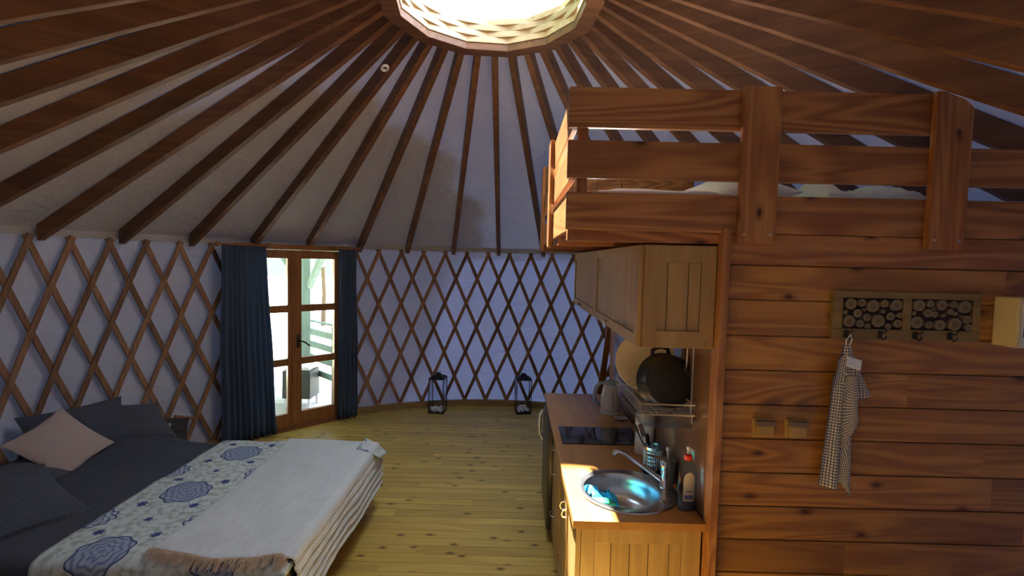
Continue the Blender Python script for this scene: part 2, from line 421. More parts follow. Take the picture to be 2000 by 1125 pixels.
# canvas wall (two lengths either side of the door) ------------------------------------
DA, DB = -35.0, -56.3
def wall_canvas(name, a0, a1, label):
    m = MB(); nu = int(abs(a1-a0)*1.2); 
    def fn(u, v):
        a = a0+(a1-a0)*u; z = 2.26*v
        p = noise.noise(Vector((a*.13, z*1.4, 3)))*.030+noise.noise(Vector((a*.5, z*.9+a*.06, 9)))*.012
        edge = min(1, min(u, 1-u)*40)
        return pol(a, 3.45+p*edge*min(1, (1-v)*8), z)
    m.grid(fn, nu, 26)
    return struct(m.build(name, MT['wall'], smooth=True, origin=(XC, YC, 0)), label, 'wall')
wall_canvas('wall_left', DB-.2, -183.5, 'pale canvas wall of the yurt left of the double door')
wall_canvas('wall_back', DA+.2, 176.5, 'pale canvas wall of the yurt right of the double door')

# roof canvas --------------------------------------------------------------------------
NR = 34; DL = 360/NR; PH = -.45   # azimuth of the rafter seen upright
def roofz(r): return 2.215+(3.47-r)*(3.93-2.215)/(3.47-.66)
def roof():
    m = MB(); nu, nv = NR*8, 34
    def fn(u, v):
        a = PH+360*u; r = 3.50+(.66-3.50)*v
        ph = (u*NR) % 1; sag = math.sin(PI*ph)*.035*math.sin(PI*min(1, v*1.02+.02))
        w = noise.noise(Vector((a*.22, r*2.6+a*.05, 1)))*.016+noise.noise(Vector((a*.6, r*5-a*.2, 5)))*.006
        return pol(a, r, roofz(r)+sag*.6+w*math.sin(PI*ph))
    m.grid(fn, nu, nv)
    return struct(m.build('ceiling', MT['roof'], smooth=True, origin=(XC, YC, 2.2)), 'cream canvas roof stretched over the rafters', 'ceiling')
roof()
# canvas valance closing the joint between wall and roof
mb = MB(); mb.grid(lambda u, v: pol(DB+.3-(360-21.9)*u, 3.43+.05*v, 2.17+.07*v+noise.noise(Vector((u*260, 0, 2)))*.008), 260, 2)
struct(mb.build('trim_2', MT['roof'], smooth=True, origin=(XC, YC, 2.2)), 'canvas hem where roof meets wall', 'hem')
mb = MB(); mb.grid(lambda u, v: pol(DB-.5+22.3*u, 3.36+.14*v, 2.15+.08*v), 24, 2)
struct(mb.build('trim_3', MT['roof'], smooth=True, origin=(XC, YC, 2.2)), 'canvas flap above the double door', 'flap')

# low curved skirting board
mb = MB()
for a0, a1 in ((DA+.8, 90), (-100, DB-.8)):
    k = 60; pr = [(3.405, 0), (3.405, .085), (3.365, .085), (3.365, 0)]
    vs, fs = [], []
    for i in range(k+1):
        a = a0+(a1-a0)*i/k
        for r, z in pr: vs.append(pol(a, r, z))
    for i in range(k):
        for j in range(4): fs.append((i*4+j, i*4+(j+1) % 4, (i+1)*4+(j+1) % 4, (i+1)*4+j))
    fs += [(0, 1, 2, 3), (4*k+3, 4*k+2, 4*k+1, 4*k)]
    mb.add(vs, fs)
struct(mb.build('baseboard_back', MT['rackwood'], origin=(XC, YC, 0)), 'low wooden skirting under the lattice wall', 'skirting')

# ------------------------------------------------------------------ lattice (two trellis lengths)
ZT, ZB, WST = 2.14, .085, .045
def strip_mesh(m, a_top, dirn, a_lo, a_hi, step, r):
    ext = .030
    pts = []
    K = 30
    for i in range(K+1):
        t = -.016+1.032*i/K
        a = a_top+dirn*3*step*t; z = ZT+(ZB-ZT)*t
        if a_lo <= a <= a_hi: pts.append((a, z))
    if len(pts) < 3: return False
    vs, fs = [], []
    ds = math.radians(3*step)*RW; dz = ZT-ZB; L = math.hypot(ds, dz); pa = dz/L*WST/2; pz = ds/L*WST/2*dirn
    for a, z in pts:
        da = math.degrees(pa/RW)
        for sgn, rr in ((-1, r-.006), (1, r-.006), (1, r+.006), (-1, r+.006)):
            vs.append(pol(a+sgn*da, rr, z+sgn*pz))
    k = len(pts)-1
    for i in range(k):
        for j in range(4): fs.append((i*4+j, i*4+(j+1) % 4, (i+1)*4+(j+1) % 4, (i+1)*4+j))
    fs += [(0, 1, 2, 3), (4*k+3, 4*k+2, 4*k+1, 4*k)]
    m.add(vs, fs); return True
def trellis(label, ref, step, a_lo, a_hi, k0, k1):
    t = thing('lattice_wall', label, 'lattice', pol((a_lo+a_hi)/2, RW, .06))
    for k in range(k0, k1):
        for dirn, r in ((1, RW+.007), (-1, RW-.007)):
            m = MB()
            if strip_mesh(m, ref+k*step, dirn, a_lo, a_hi, step, r): m.build('lattice_strip', MT['lattice'], t)
    return t
trellis('brown crossed-slat lattice wall right of the double door, behind the lanterns', -2.86, 5.03, DA+.7, 62, -10, 17)
trellis('brown crossed-slat lattice wall left of the curtained door, behind the bed', -60.8, 5.2, -122, DB-.7, -13, 5)

# ------------------------------------------------------------------ rafters
RA = dict()
SEEN = {
 -7: 'dark roof rafter crossing the very top left corner of the view',
 -6: 'dark roof rafter, ninth to the left of the one over the wide curtain',
 -5: 'dark roof rafter, eighth to the left of the one over the wide curtain',
 -4: 'dark roof rafter, seventh to the left of the one over the wide curtain',
 -3: 'dark roof rafter, sixth to the left of the one over the wide curtain',
 -2: 'dark brown roof rafter, fifth to the left of the one over the wide curtain',
 -1: 'dark brown roof rafter, fourth to the left of the one over the wide curtain',
 0: 'brown roof rafter, third to the left of the one over the wide curtain',
 1: 'brown roof rafter, second to the left of the one over the wide curtain',
 2: 'brown roof rafter ending just left of the wide curtain',
 3: 'brown roof rafter ending over the wide curtain',
 4: 'brown roof rafter ending above the middle of the double door',
 5: 'brown roof rafter ending just right of the narrow curtain',
 6: 'brown roof rafter, first to the right of the one beside the narrow curtain',
 7: 'brown roof rafter ending above and right of the left lantern',
 8: 'brown roof rafter seen almost upright, ending between the two lanterns',
 9: 'brown roof rafter ending beside the left end of the sleeping loft',
 10: 'brown roof rafter, first to the right of the one beside the loft end',
 11: 'brown roof rafter, second to the right of the one beside the loft end',
 12: 'brown roof rafter, third to the right of the one beside the loft end',
 13: 'brown roof rafter, fourth to the right of the one beside the loft end',
 14: 'brown roof rafter, fifth to the right of the one beside the loft end',
 15: 'brown roof rafter, sixth to the right of the one beside the loft end',
 16: 'brown roof rafter, seventh to the right of the one beside the loft end',
 17: 'brown roof rafter, eighth to the right of the one beside the loft end',
 18: 'warm-lit roof rafter, ninth to the right of the one beside the loft end',
 19: 'warm-lit roof rafter, tenth to the right of the one beside the loft end',
 20: 'dark roof rafter, eleventh to the right of the one beside the loft end',
 21: 'dark roof rafter, twelfth to the right of the one beside the loft end',
 22: 'dark roof rafter, thirteenth to the right of the one beside the loft end',
 23: 'dark roof rafter, fourteenth to the right of the one beside the loft end',
}
rf0 = None
def rafter_mesh():
    m = MB(); # local x runs outward along the horizontal radius, z up; origin at the foot
    r0, r1 = .735, RW+.012; w = .027
    def und(r): return 2.135+(RW-r)*(3.756-2.135)/(RW-.73)
    def top(r): return min(und(r)+.165, roofz(r)-.004)
    st = [r0, 1.6, 2.4, r1]
    vs, fs = [], []
    for r in st:
        for y, z in ((-w, und(r)), (w, und(r)), (w, top(r)), (-w, top(r))): vs.append(Vector((r-RW, y, z-2.135)))
    for i in range(len(st)-1):
        for j in range(4): fs.append((i*4+j, i*4+(j+1) % 4, (i+1)*4+(j+1) % 4, (i+1)*4+j))
    fs += [(0, 1, 2, 3), (4*3+3, 4*3+2, 4*3+1, 4*3)]
    m.add(vs, fs); return m
for i in sorted(SEEN):
    az = PH+(i-8)*DL
    if rf0 is None: o = rf0 = rafter_mesh().build('rafter', MT['rafter'], origin=(0, 0, 0), bevel=.003)
    else: o = rf0.copy(); COL.objects.link(o)
    o.location = pol(az, RW, 2.135); o.rotation_euler = (0, 0, math.radians(90-az))
    tag(o, SEEN[i], 'rafter', 'roof rafters')

# ------------------------------------------------------------------ crown (stacked, turned twelve-sided rings) and dome
cr = thing('roof_crown', 'round wooden crown of stacked twelve-sided rings at the top of the roof', 'skylight frame', (XC, YC, 3.75))
def ngon_ring(m, ri, ro, z0, z1, ph, n=12, k=1.0):
    vs, fs = [], []
    for i in range(n):
        a = ph+360*i/n
        for r, z in ((ri, z0), (ro, z0), (ro, z1), (ri, z1)): vs.append(pol(a, r, z))
    for i in range(n):
        j2 = (i+1) % n
        for j in range(4): fs.append((i*4+j, j2*4+j, j2*4+(j+1) % 4, i*4+(j+1) % 4))
    m.add(vs, fs)
m = MB(); ngon_ring(m, .640, .760, 3.745, 3.80, 9.3); m.build('base_ring', MT['rafter'], cr, bevel=.004)
for L in range(4):
    m = MB(); ph = 9.3+(15 if L % 2 else 0)
    ngon_ring(m, .632-.004*L, .735, 3.802+.045*L, 3.802+.045*(L+1)-.001, ph)
    m.build('ring_layer', MT['crown'], cr, bevel=.003)
m = MB(); m.lathe([(.70, 0), (.66, .10), (.55, .20), (.38, .28), (.18, .325), (.0001, .335)], (XC, YC, 3.985), n=48, caps=False)
m.build('dome', MT['glass'], cr, smooth=True)
# outer collar that seals canvas to crown
m = MB(); m.lathe([(.74, 3.80), (.80, 3.80), (.80, 3.98), (.74, 3.98), (.74, 3.80)], (XC, YC, 0), n=48, caps=False); m.build('collar', MT['rafter'], cr)
mb = MB()
mb.grid(lambda u, v: pol(360*u, .66+.16*v, 3.93-.085*v+.03), 96, 1); struct(mb.build('trim_4', MT['rafter'], origin=(XC, YC, 3.9)), 'collar under the skylight', 'collar')

# little white ring on a rafter underside
az = PH+(3-8)*DL
def und(r): return 2.135+(RW-r)*(3.756-2.135)/(RW-.73)
rr = 1.03
t0 = pol(-57.5, rr, und(rr)-.004)
slope = Vector((math.sin(math.radians(-57.5))*1, math.cos(math.radians(-57.5)), -(3.756-2.135)/(RW-.73))).normalized()
nrm = (slope.cross(Vector((math.cos(math.radians(-57.5)), -math.sin(math.radians(-57.5)), 0)))).normalized()
if nrm.z > 0: nrm = -nrm
m = MB(); m.lathe([(.016, 0), (.034, 0), (.036, .004), (.034, .014), (.027, .018), (.019, .016), (.016, .008), (.016, 0)], t0, nrm, 28)
tag(m.build('smoke_detector', MT['detector'], smooth=True), 'small white round detector stuck under a rafter near the crown', 'detector')

# ------------------------------------------------------------------ double glazed door
A = pol(DA, 3.40); B = pol(DB, 3.40); du = (B-A).normalized(); LCH = (B-A).length; dn = Vector((-du.y, du.x, 0))
if (Vector((XC, YC, 0))-A).dot(dn) < 0: dn = -dn      # dn points into the room
def dmat():
    mm = Matrix((du, dn, Vector((0, 0, 1)))).transposed().to_4x4(); mm.translation = A; return mm
DM = dmat()
def dbox(m, u0, u1, d0, d1, z0, z1, b=0): m.box(u0, u1, d0, d1, z0, z1, DM, b)
door = thing('door_1', 'double wooden glazed door with two rows of three panes, opening to the veranda', 'door', DM @ Vector((LCH/2, 0, 0)))
door['kind'] = 'structure'
m = MB(); dbox(m, -.03, .045, -.06, .05, 0, 2.19); dbox(m, LCH-.045, LCH+.03, -.06, .05, 0, 2.19); dbox(m, .045, LCH-.045, -.06, .05, 2.13, 2.19); dbox(m, .045, LCH-.045, -.06, .03, -.01, .02)
m.build('door_frame', MT['door'], door, bevel=.004)
for (l0, l1, g0, g1) in ((.047, .648, .172, .577), (.652, LCH-.047, .737, 1.142-.02)):
    m = MB(); b = .004
    dbox(m, l0, g0, -.02, .035, .022, 2.128, b); dbox(m, g1, l1, -.02, .035, .022, 2.128, b)
    for z0, z1 in ((.022, .19), (.765, .845), (1.397, 1.479), (2.03, 2.128)): dbox(m, g0-.004, g1+.004, -.019, .034, z0, z1, b)
    lf = m.build('door_leaf', MT['door'], door)
    for z0, z1 in ((.19, .765), (.845, 1.397), (1.479, 2.03)):
        m = MB(); dbox(m, g0-.008, g1+.008, .004, .010, z0-.008, z1+.008); m.build('pane', MT['glass'], lf)
    if l0 < .1:
        m = MB(); dbox(m, .60, .635, .035, .043, .97, 1.13, .002)
        c = DM @ Vector((.617, .05, 1.06)); e1 = DM @ Vector((.617, .085, 1.06)); e2 = DM @ Vector((.50, .088, .985))
        m.tube([c, e1, (e1+e2)/2+Vector((0, 0, .012)), e2], .009, 10); m.build('door_handle', MT['blackmat'], lf, smooth=True)
    else:
        m = MB(); dbox(m, .652, .69, .035, .050, .05, 2.1, .003); m.build('cover_strip', MT['door'], lf)
m = MB(); dbox(m, -.02, LCH+.02, -.12, .10, -.01, .012, .003); struct(m.build('trim_5', MT['door']), 'wooden threshold of the double door', 'threshold')

# ------------------------------------------------------------------ curtains
def curtain(label, a0, a1, b0, b1, ztop, zbot, folds, rad, amp, seed):
    c = thing('curtain', label, 'curtain', pol((a0+a1)/2, rad, zbot))
    m = MB()
    def fn(u, v):
        x0 = a0+(b0-a0)*(1-v); x1 = a1+(b1-a1)*(1-v); a = x0+(x1-x0)*u
        am = amp*(.45+.55*(1-v))*(1+.4*noise.noise(Vector((u*6, v*2, seed))))
        r = rad+am*math.sin(2*PI*folds*u+1.3*noise.noise(Vector((u*3, v*1.5, seed+4)))*2)
        a += .35*noise.noise(Vector((u*7, v*3, seed+8)))*(1-v)
        return pol(a, r, zbot+(ztop-zbot)*v+(.006*math.sin(2*PI*folds*u) if v == 0 else 0))
    m.grid(fn, int(folds*14), 36)
    m.build('curtain_fabric', MT['curtain'], c, smooth=True, thick=.0025, angle=80)
    m = MB(); m.tube([pol(a0+(a1-a0)*k/8-.6+1.2*k/8, rad+.0, ztop+.012) for k in range(9)], .011, 10)
    for e in (0, 8): m.lathe([(.0, -.03), (.016, -.02), (.02, 0), (.016, .02), (.0, .03)], pol(a0+(a1-a0)*e/8-.6+1.2*e/8, rad, ztop+.012), n=12)
    m.build('curtain_rod', MT['door'], c, smooth=True)
    return c
curtain('wide slate-blue curtain hanging left of the double door', -60.6, -52.2, -60.8, -50.2, 2.155, .02, 9, 3.245, .030, 3)
curtain('narrow slate-blue curtain hanging right of the double door', -37.4, -33.6, -37.6, -33.3, 2.155, .03, 4.5, 3.23, .026, 21)

# ------------------------------------------------------------------ partition (front planks, kitchen side, rear)
YF, XK = 2.09, .882
zs = [.0, .0686+.0, .2219, .3752, .5285, .6818, .8351, .9884, 1.1417, 1.295, 1.4483, 1.6016, 1.7549, 1.9115, 2.063, 2.198]
mb = MB()
for a, b in zip(zs[:-1], zs[1:]): mb.box(.917, 2.90, YF, YF+.03, a+.0025, b-.0025, None, .003)
mb.box(.917, 2.90, YF+.012, YF+.05, 0, 2.198)
struct(mb.build('wall_right', MT['partition'], origin=(0, 0, 0)), 'partition of horizontal reddish larch boards under the loft', 'wall')
mb = MB(); mb.box(.905, .955, YF+.05, 4.42, 0, 2.14); struct(mb.build('wall_kitchen', MT['partition_y'], origin=(0, 0, 0)), 'board wall behind the kitchen worktop', 'wall')
mb = MB(); mb.box(.955, 2.92, 4.36, 4.42, 0, 2.14); struct(mb.build('wall_rear', MT['partition'], origin=(0, 0, 0)), 'board wall closing the far side of the partition', 'wall')
mb = MB(); mb.box(XK, .916, YF-.045, YF+.03, 0, 2.215, None, .003); struct(mb.build('trim_6', MT['loft_z']), 'upright larch corner post beside the kitchen', 'corner post')
# splashback
mb = MB(); mb.box(XK+.004, XK+.018, YF+.03, 4.17, .905, 1.70, None, .001)
sp_ = mb.build('splashback', MT['splash']); tag(sp_, 'glossy brown splashback panel behind the sink and dish rack', 'splashback')

# ------------------------------------------------------------------ loft
LX, LZ = .214, 2.15
loft = thing('loft_platform', 'larch sleeping loft with slatted railing built over the kitchen and partition', 'loft', (.25, 2.06, 2.15))
LEND = 4.52
mb = MB()
for k in range(24):
    y0 = 2.10+k*.1005
    if y0+.098 < LEND: mb.box(.262, 2.62, y0, y0+.098, 2.235, 2.262)
mb.build('deck', MT['loft'], loft)
# front rails (posts sit in front)
Y0, Y1 = 2.060, 2.088
for z0, z1, xe in ((2.627, 2.795, 1.80), (2.415, 2.575, 2.20), (2.198, 2.357, 2.86)):
    m = MB(); m.box(LX, xe, Y0, Y1, z0, z1, None, .004); m.build('front_rail', MT['loft'], loft)
m = MB(); m.box(.917, 2.9, Y0+.01, Y1, 2.066, 2.1955, None, .003); m.build('fascia_board', MT['loft'], loft)
# front posts
m = MB(); m.box(.937, 1.094, Y0-.028, Y0, 2.155, 2.803, None, .004); pf = m.build('rail_post', MT['loft_z'], loft)
m = MB(); m.prism([(1.733, Y0-.028, 2.147), (1.888, Y0-.028, 2.147), (1.888, Y0-.028, 2.735), (1.85, Y0-.028, 2.768), (1.76, Y0-.028, 2.800), (1.733, Y0-.028, 2.800)], (0, .028, 0)); pf2 = m.build('rail_post', MT['loft_z'], loft, bevel=.004)
for p_, xs, z in ((pf, (.960, 1.070), 2.19), (pf2, (1.757, 1.862), 2.185)):
    for x in xs:
        m = MB(); m.lathe([(.0055, 0), (.0055, .003), (.003, .004)], (x, Y0-.028, z), (0, -1, 0), 12); m.build('screw', MT['wire'], p_)
# side rails, outer face toward the open room
XS0, XS1 = .232, .258
for z0, z1 in ((2.627, 2.795), (2.415, 2.575), (2.198, 2.357)):
    m = MB(); m.box(XS0, XS1, Y1+.001, LEND, z0, z1, None, .004); m.build('side_rail', MT['loft_y'], loft)
for y0 in (3.02, 3.86):
    m = MB(); m.box(XS0-.026, XS0-.0005, y0, y0+.15, 2.150, 2.812, None, .004); m.build('rail_post', MT['loft_z'], loft)
m = MB(); m.box(XS1+.001, XS1+.045, Y1+.002, Y1+.047, 2.36, 2.79, None, .003); m.build('corner_post', MT['loft_z'], loft)
# back panel
m = MB()
for k in range(6): m.box(.30+k*.222, .30+k*.222+.218, 4.46, 4.485, 2.265, 2.93, None, .002)
m.build('back_panel', MT['loft'], loft)
# beams under the deck
m = MB(); m.box(.225, 2.9, Y1+.004, Y1+.05, 2.150, 2.234, None, .003); m.build('front_beam', MT['loft'], loft)
for y in (2.70, 3.35, 4.0, 4.46):
    m = MB(); m.box(.24, 2.6, y, y+.05, 2.150, 2.234, None, .003); m.build('cross_beam', MT['loft'], loft)
m = MB(); m.box(.262, .30, Y1+.052, LEND-.03, 2.170, 2.2335, None, .003); m.build('side_beam', MT['loft_y'], loft)

# mattress and bedding on the loft
mat_ = thing('loft_mattress', 'white mattress lying on the sleeping loft', 'mattress', (1.4, 3.2, 2.262))
m = MB(); m.box(.31, 2.55, 2.13, 4.42, 2.264, 2.372, None, .03); m.build('mattress_body', MT['linen'], mat_, smooth=True, angle=60)
def cushion(m, c, e1, e2, th, pinch=.09, n=26, seed=0, puff=.6):
    c = Vector(c); e1 = Vector(e1); e2 = Vector(e2); nn = e1.cross(e2).normalized()
    if nn.z < 0: nn = -nn
    for sg in (1, -1):
        def fn(u, v):
            a, b = u*2-1, v*2-1
            k = 1-pinch*(1-a*a)*abs(b)**2; k2 = 1-pinch*(1-b*b)*abs(a)**2
            h = ((1-a*a)*(1-b*b))**puff
            w = 1+.16*noise.noise(Vector((a*2.2+seed, b*2.2, seed)))
            return c+e1*a*k2*1+e2*b*k+nn*(sg*th*h*w)
        m.grid(fn, n, n)
m = MB(); cushion(m, (1.17, 2.62, 2.445), (.23, .03, .015), (-.03, .26, .03), .085, seed=2)
tag(m.build('pillow', MT['linen'], smooth=True, weld=True, angle=80), 'white pillow on the loft, behind the wide railing post nearest the kitchen', 'pillow', 'white bedding on the loft')
m = MB()
def heap(u, v):
    x = 1.44+.47*u; y = 2.24+.75*v
    e = max(0, min(1, min(u, 1-u)*6, min(v, 1-v)*6))**.6
    h = e*(.072+.052*math.sin(u*7+1)*math.sin(v*3+.4)+.06*noise.noise(Vector((u*5, v*4, 8)))+.025*noise.noise(Vector((u*14, v*10, 3))))
    return Vector((x, y, 2.374+max(0, h)))
m.grid(heap, 40, 40)
tag(m.build('duvet', MT['linen'], smooth=True, thick=.004, angle=80), 'crumpled white duvet on the loft between the two railing posts', 'duvet', 'white bedding on the loft')
m = MB()
m.grid(lambda u, v: Vector((.36+.56*u, 2.16+.9*v, 2.374+max(0, min(1, u*5, (1-u)*5, v*5, (1-v)*5))**.6*(.032+.02*noise.noise(Vector((u*4, v*3, 2)))))), 30, 30)
tag(m.build('blanket', MT['linen'], smooth=True, thick=.004, angle=80), 'flat white blanket at the left end of the loft mattress', 'blanket', 'white bedding on the loft')

# ------------------------------------------------------------------ kitchen: base cabinets
def framed_panel(m, mi, P, ux, w, h, slats, th=.018, fr=.055, axis='x'):
    """a frame-and-plank panel: P lower corner, ux unit along width, z up, n outward"""
    pass
base = thing('base_cabinet', 'oak kitchen base cabinet with plank end panel, under the sink', 'cabinet', (.6, 2.55, 0))
m = MB(); m.box(.331, .345, 2.135, 2.99, .10, .862); m.box(.858, .872, 2.135, 2.99, .10, .862); m.box(.345, .858, 2.135, 2.147, .10, .862); m.box(.345, .858, 2.978, 2.99, .10, .862); m.box(.345, .858, 2.147, 2.978, .10, .118); m.box(.36, .872, 2.16, 2.99, 0, .10); m.build('body', MT['cab'], base)
def end_panel(par, x0, x1, y, z0, z1, ix0, ix1, iz0, iz1, seams, out=.018):
    m = MB(); b = .002
    m.box(x0, ix0, y-out, y, z0, z1, None, b); m.box(ix1, x1, y-out, y, z0, z1, None, b)
    m.box(ix0, ix1, y-out, y, z0, iz0, None, b); m.box(ix0, ix1, y-out, y, iz1, z1, None, b)
    o = m.build('end_panel', MT['cab'], par)
    m = MB(); xs = [ix0]+seams+[ix1]
    for a, c in zip(xs[:-1], xs[1:]): m.box(a+.0015, c-.0015, y-out+.008, y-.001, iz0, iz1, None, .0015)
    m.build('plank_inset', MT['cab'], o)
    m = MB(); m.box(ix0, ix1, y-.004, y+.001, iz0, iz1); m.build('groove', MT['backing'], o)
end_panel(base, .331, .874, 2.133, .0, .860, .392, .790, .06, .785, [.47, .555, .64, .735])
m = MB(); m.box(.306, .329, 2.112, 2.134, .0, .860, None, .002); m.build('corner_strip', MT['cab'], base)
def side_front(par, name, y0, y1, z0, z1, x=.330, inset=True, slats=3, mat='cab', th=.020):
    m = MB(); fr = .052; b = .002; xo = x-th
    if inset:
        m.box(xo, x, y0, y0+fr, z0, z1, None, b); m.box(xo, x, y1-fr, y1, z0, z1, None, b)
        m.box(xo, x, y0+fr, y1-fr, z0, z0+fr, None, b); m.box(xo, x, y0+fr, y1-fr, z1-fr, z1, None, b)
        o = m.build(name, MT['cab'], par)
        m = MB(); w = (y1-y0-2*fr)/slats
        for k in range(slats): m.box(xo+.008, x-.001, y0+fr+k*w+.0015, y0+fr+(k+1)*w-.0015, z0+fr, z1-fr, None, .0015)
        m.build('plank_inset', MT['cab'], o)
    else:
        m.box(xo, x, y0, y1, z0, z1, None, .003); o = m.build(name, MT['cab'], par)
    return o
def knob(par, x, y, z, r=.014):
    m = MB(); m.lathe([(.005, 0), (.005, .012), (r*.8, .016), (r, .022), (r*.8, .028), (.001, .030)], (x, y, z), (-1, 0, 0), 14); m.build('knob', MT['wire'], par, smooth=True)
def bow(par, x, y, z, vert=False, L=.05):
    m = MB(); d = Vector((0, 0, L)) if vert else Vector((0, L, 0)); c = Vector((x, y, z))
    m.tube([c-d, c-d*.8+Vector((-.02, 0, 0)), c+Vector((-.027, 0, 0)), c+d*.8+Vector((-.02, 0, 0)), c+d], .0045, 8); m.build('handle', MT['wire'], par, smooth=True)
d1 = side_front(base, 'door', 2.140, 2.560, .11, .855); bow(d1, .310, 2.52, .70, True, .022)
d2 = side_front(base, 'door', 2.566, 2.985, .11, .855); bow(d2, .310, 2.61, .70, True, .022)
drw = thing('drawer_cabinet', 'oak drawer cabinet between the sink cabinet and the fridge', 'cabinet', (.6, 3.19, 0))
m = MB(); m.box(.330, .872, 2.995, 3.395, .10, .862); m.box(.36, .872, 2.995, 3.395, 0, .10); m.build('body', MT['cab'], drw)
for z0, z1 in ((.70, .855), (.42, .694), (.11, .414)):
    q = side_front(drw, 'drawer', 3.0, 3.39, z0, z1, inset=False); bow(q, .310, 3.235, (z0+z1)/2+(.0 if z0 > .6 else .05), False, .04)
fr_ = thing('fridge', 'dark undercounter fridge at the far end of the kitchen row', 'fridge', (.6, 3.7, 0))
m = MB(); m.box(.33, .87, 3.405, 3.995, .02, .855, None, .004); m.build('body', MT['fridge'], fr_)
m = MB(); m.box(.272, .328, 3.402, 3.998, .10, .850, None, .014); fd = m.build('door', MT['fridge'], fr_, smooth=True)
m = MB(); m.tube([(.262, 3.88, .60), (.238, 3.885, .64), (.232, 3.885, .72), (.238, 3.885, .80), (.262, 3.88, .842)], [.012, .014, .015, .014, .012], 12); m.build('handle', MT['fridgeside'], fd, smooth=True)
for x in (.36, .84):
    for y in (3.44, 3.96):
        m = MB(); m.lathe([(.016, 0), (.016, .022)], (x, y, 0), n=12); m.build('foot', MT['blackmat'], fr_)
m = MB(); m.box(.335, .872, 4.005, 4.165, .0, .862, None, .002)
tag(m.build('end_cabinet', MT['cab'], origin=(.6, 4.08, 0)), 'plain oak filler cabinet past the fridge at the far worktop end', 'cabinet')

# worktop with a round hole for the sink ------------------------------------
SX, SY, SR = .592, 2.392, .222
def worktop():
    x0, x1, y0, y1 = .289, .881, 2.088, 4.184; bm = bmesh.new(); n = 64
    def outer(a):
        dx, dy = math.cos(a), math.sin(a); ts = []
        if dx > 1e-6: ts.append((x1-SX)/dx)
        if dx < -1e-6: ts.append((x0-SX)/dx)
        if dy > 1e-6: ts.append((2.75-SY)/dy)
        if dy < -1e-6: ts.append((y0-SY)/dy)
        t = min(ts); return (SX+dx*t, SY+dy*t)
    angs = sorted([2*PI*k/n for k in range(n)]+[math.atan2(yy-SY, xx-SX) % (2*PI) for xx in (x0, x1) for yy in (y0, 2.75)])
    N = len(angs); vs = []; fs = []
    for z in (.900, .864):
        for a in angs: vs.append(Vector((SX+SR*math.cos(a), SY+SR*math.sin(a), z)))
        for a in angs: q = outer(a); vs.append(Vector((q[0], q[1], z)))
    for k in range(N):
        j = (k+1) % N
        fs.append((k, j, N+j, N+k)); fs.append((2*N+k, 3*N+k, 3*N+j, 2*N+j)); fs.append((k, 2*N+k, 2*N+j, j)); fs.append((N+k, N+j, 3*N+j, 3*N+k))
    m = MB(); m.add(vs, fs); m.box(x0, x1, 2.75, y1, .864, .900)
    return m
o = worktop().build('worktop', MT['worktop'], origin=(.58, 3.1, .864)); tag(o, 'long orange-brown wooden kitchen worktop holding sink and hob', 'worktop')
# sink
sk = thing('sink', 'round stainless steel sink set into the near end of the worktop', 'sink', (SX, SY, .9))
m = MB(); n = 64
def rimr(a):   # outline bulges toward the tap corner
    d = math.cos(a-math.radians(-8)); return .240+.020*max(0, d)**4
vs, fs = [], []
bc = Vector((SX-.022, SY, 0)); prof = [('o', 1.0, .9012), ('o', .992, .9065), ('o', .965, .9075), ('b', .190, .9050), ('b', .186, .897), ('b', .180, .86), ('b', .172, .81), ('b', .145, .782), ('b', .08, .772), ('b', .035, .768), ('b', .030, .762), ('b', .0005, .762)]
for kd, r, z in prof:
    for k in range(n):
        a = 2*PI*k/n
        if kd == 'o': q = rimr(a)*r; vs.append(Vector((SX+q*math.cos(a), SY+q*math.sin(a), z)))
        else: vs.append(Vector((bc.x+r*math.cos(a), bc.y+r*math.sin(a), z)))
for i in range(len(prof)-1):
    for k in range(n): fs.append((i*n+k, i*n+(k+1) % n, (i+1)*n+(k+1) % n, (i+1)*n+k))
m.add(vs, fs); m.build('basin', MT['steel'], sk, smooth=True, angle=50)
m = MB(); m.lathe([(.028, 0), (.028, .003), (.020, .005), (.0005, .004)], (bc.x, bc.y, .763), n=24); m.build('drain', MT['chrome'], sk, smooth=True)
m = MB(); m.lathe([(.012, 0), (.012, .006), (.006, .010), (.0005, .011)], (.742, 2.262, .907), n=16); m.build('plug_knob', MT['chrome'], sk, smooth=True)
# tap
tp = thing('kitchen_tap', 'chrome mixer tap with long swivel spout on the sink rim', 'tap', (.800, 2.42, .907))
m = MB(); m.lathe([(.027, 0), (.027, .010), (.022, .016), (.021, .085), (.023, .095), (.023, .125), (.018, .140), (.0005, .146)], (.800, 2.42, .907), n=28); m.build('body', MT['chrome'], tp, smooth=True)
m = MB(); m.tube([(.785, 2.42, .945), (.74, 2.425, .975), (.66, 2.432, 1.030), (.60, 2.438, 1.070), (.565, 2.44, 1.085), (.545, 2.44, 1.083), (.538, 2.44, 1.066)], [.013, .012, .0105, .010, .010, .011, .012], 16); m.build('spout', MT['chrome'], tp, smooth=True)
m = MB(); m.tube([(.800, 2.42, 1.050), (.775, 2.41, 1.062), (.735, 2.395, 1.078), (.70, 2.385, 1.090)], [.012, .009, .007, .007], 12); m.build('lever', MT['chrome'], tp, smooth=True)
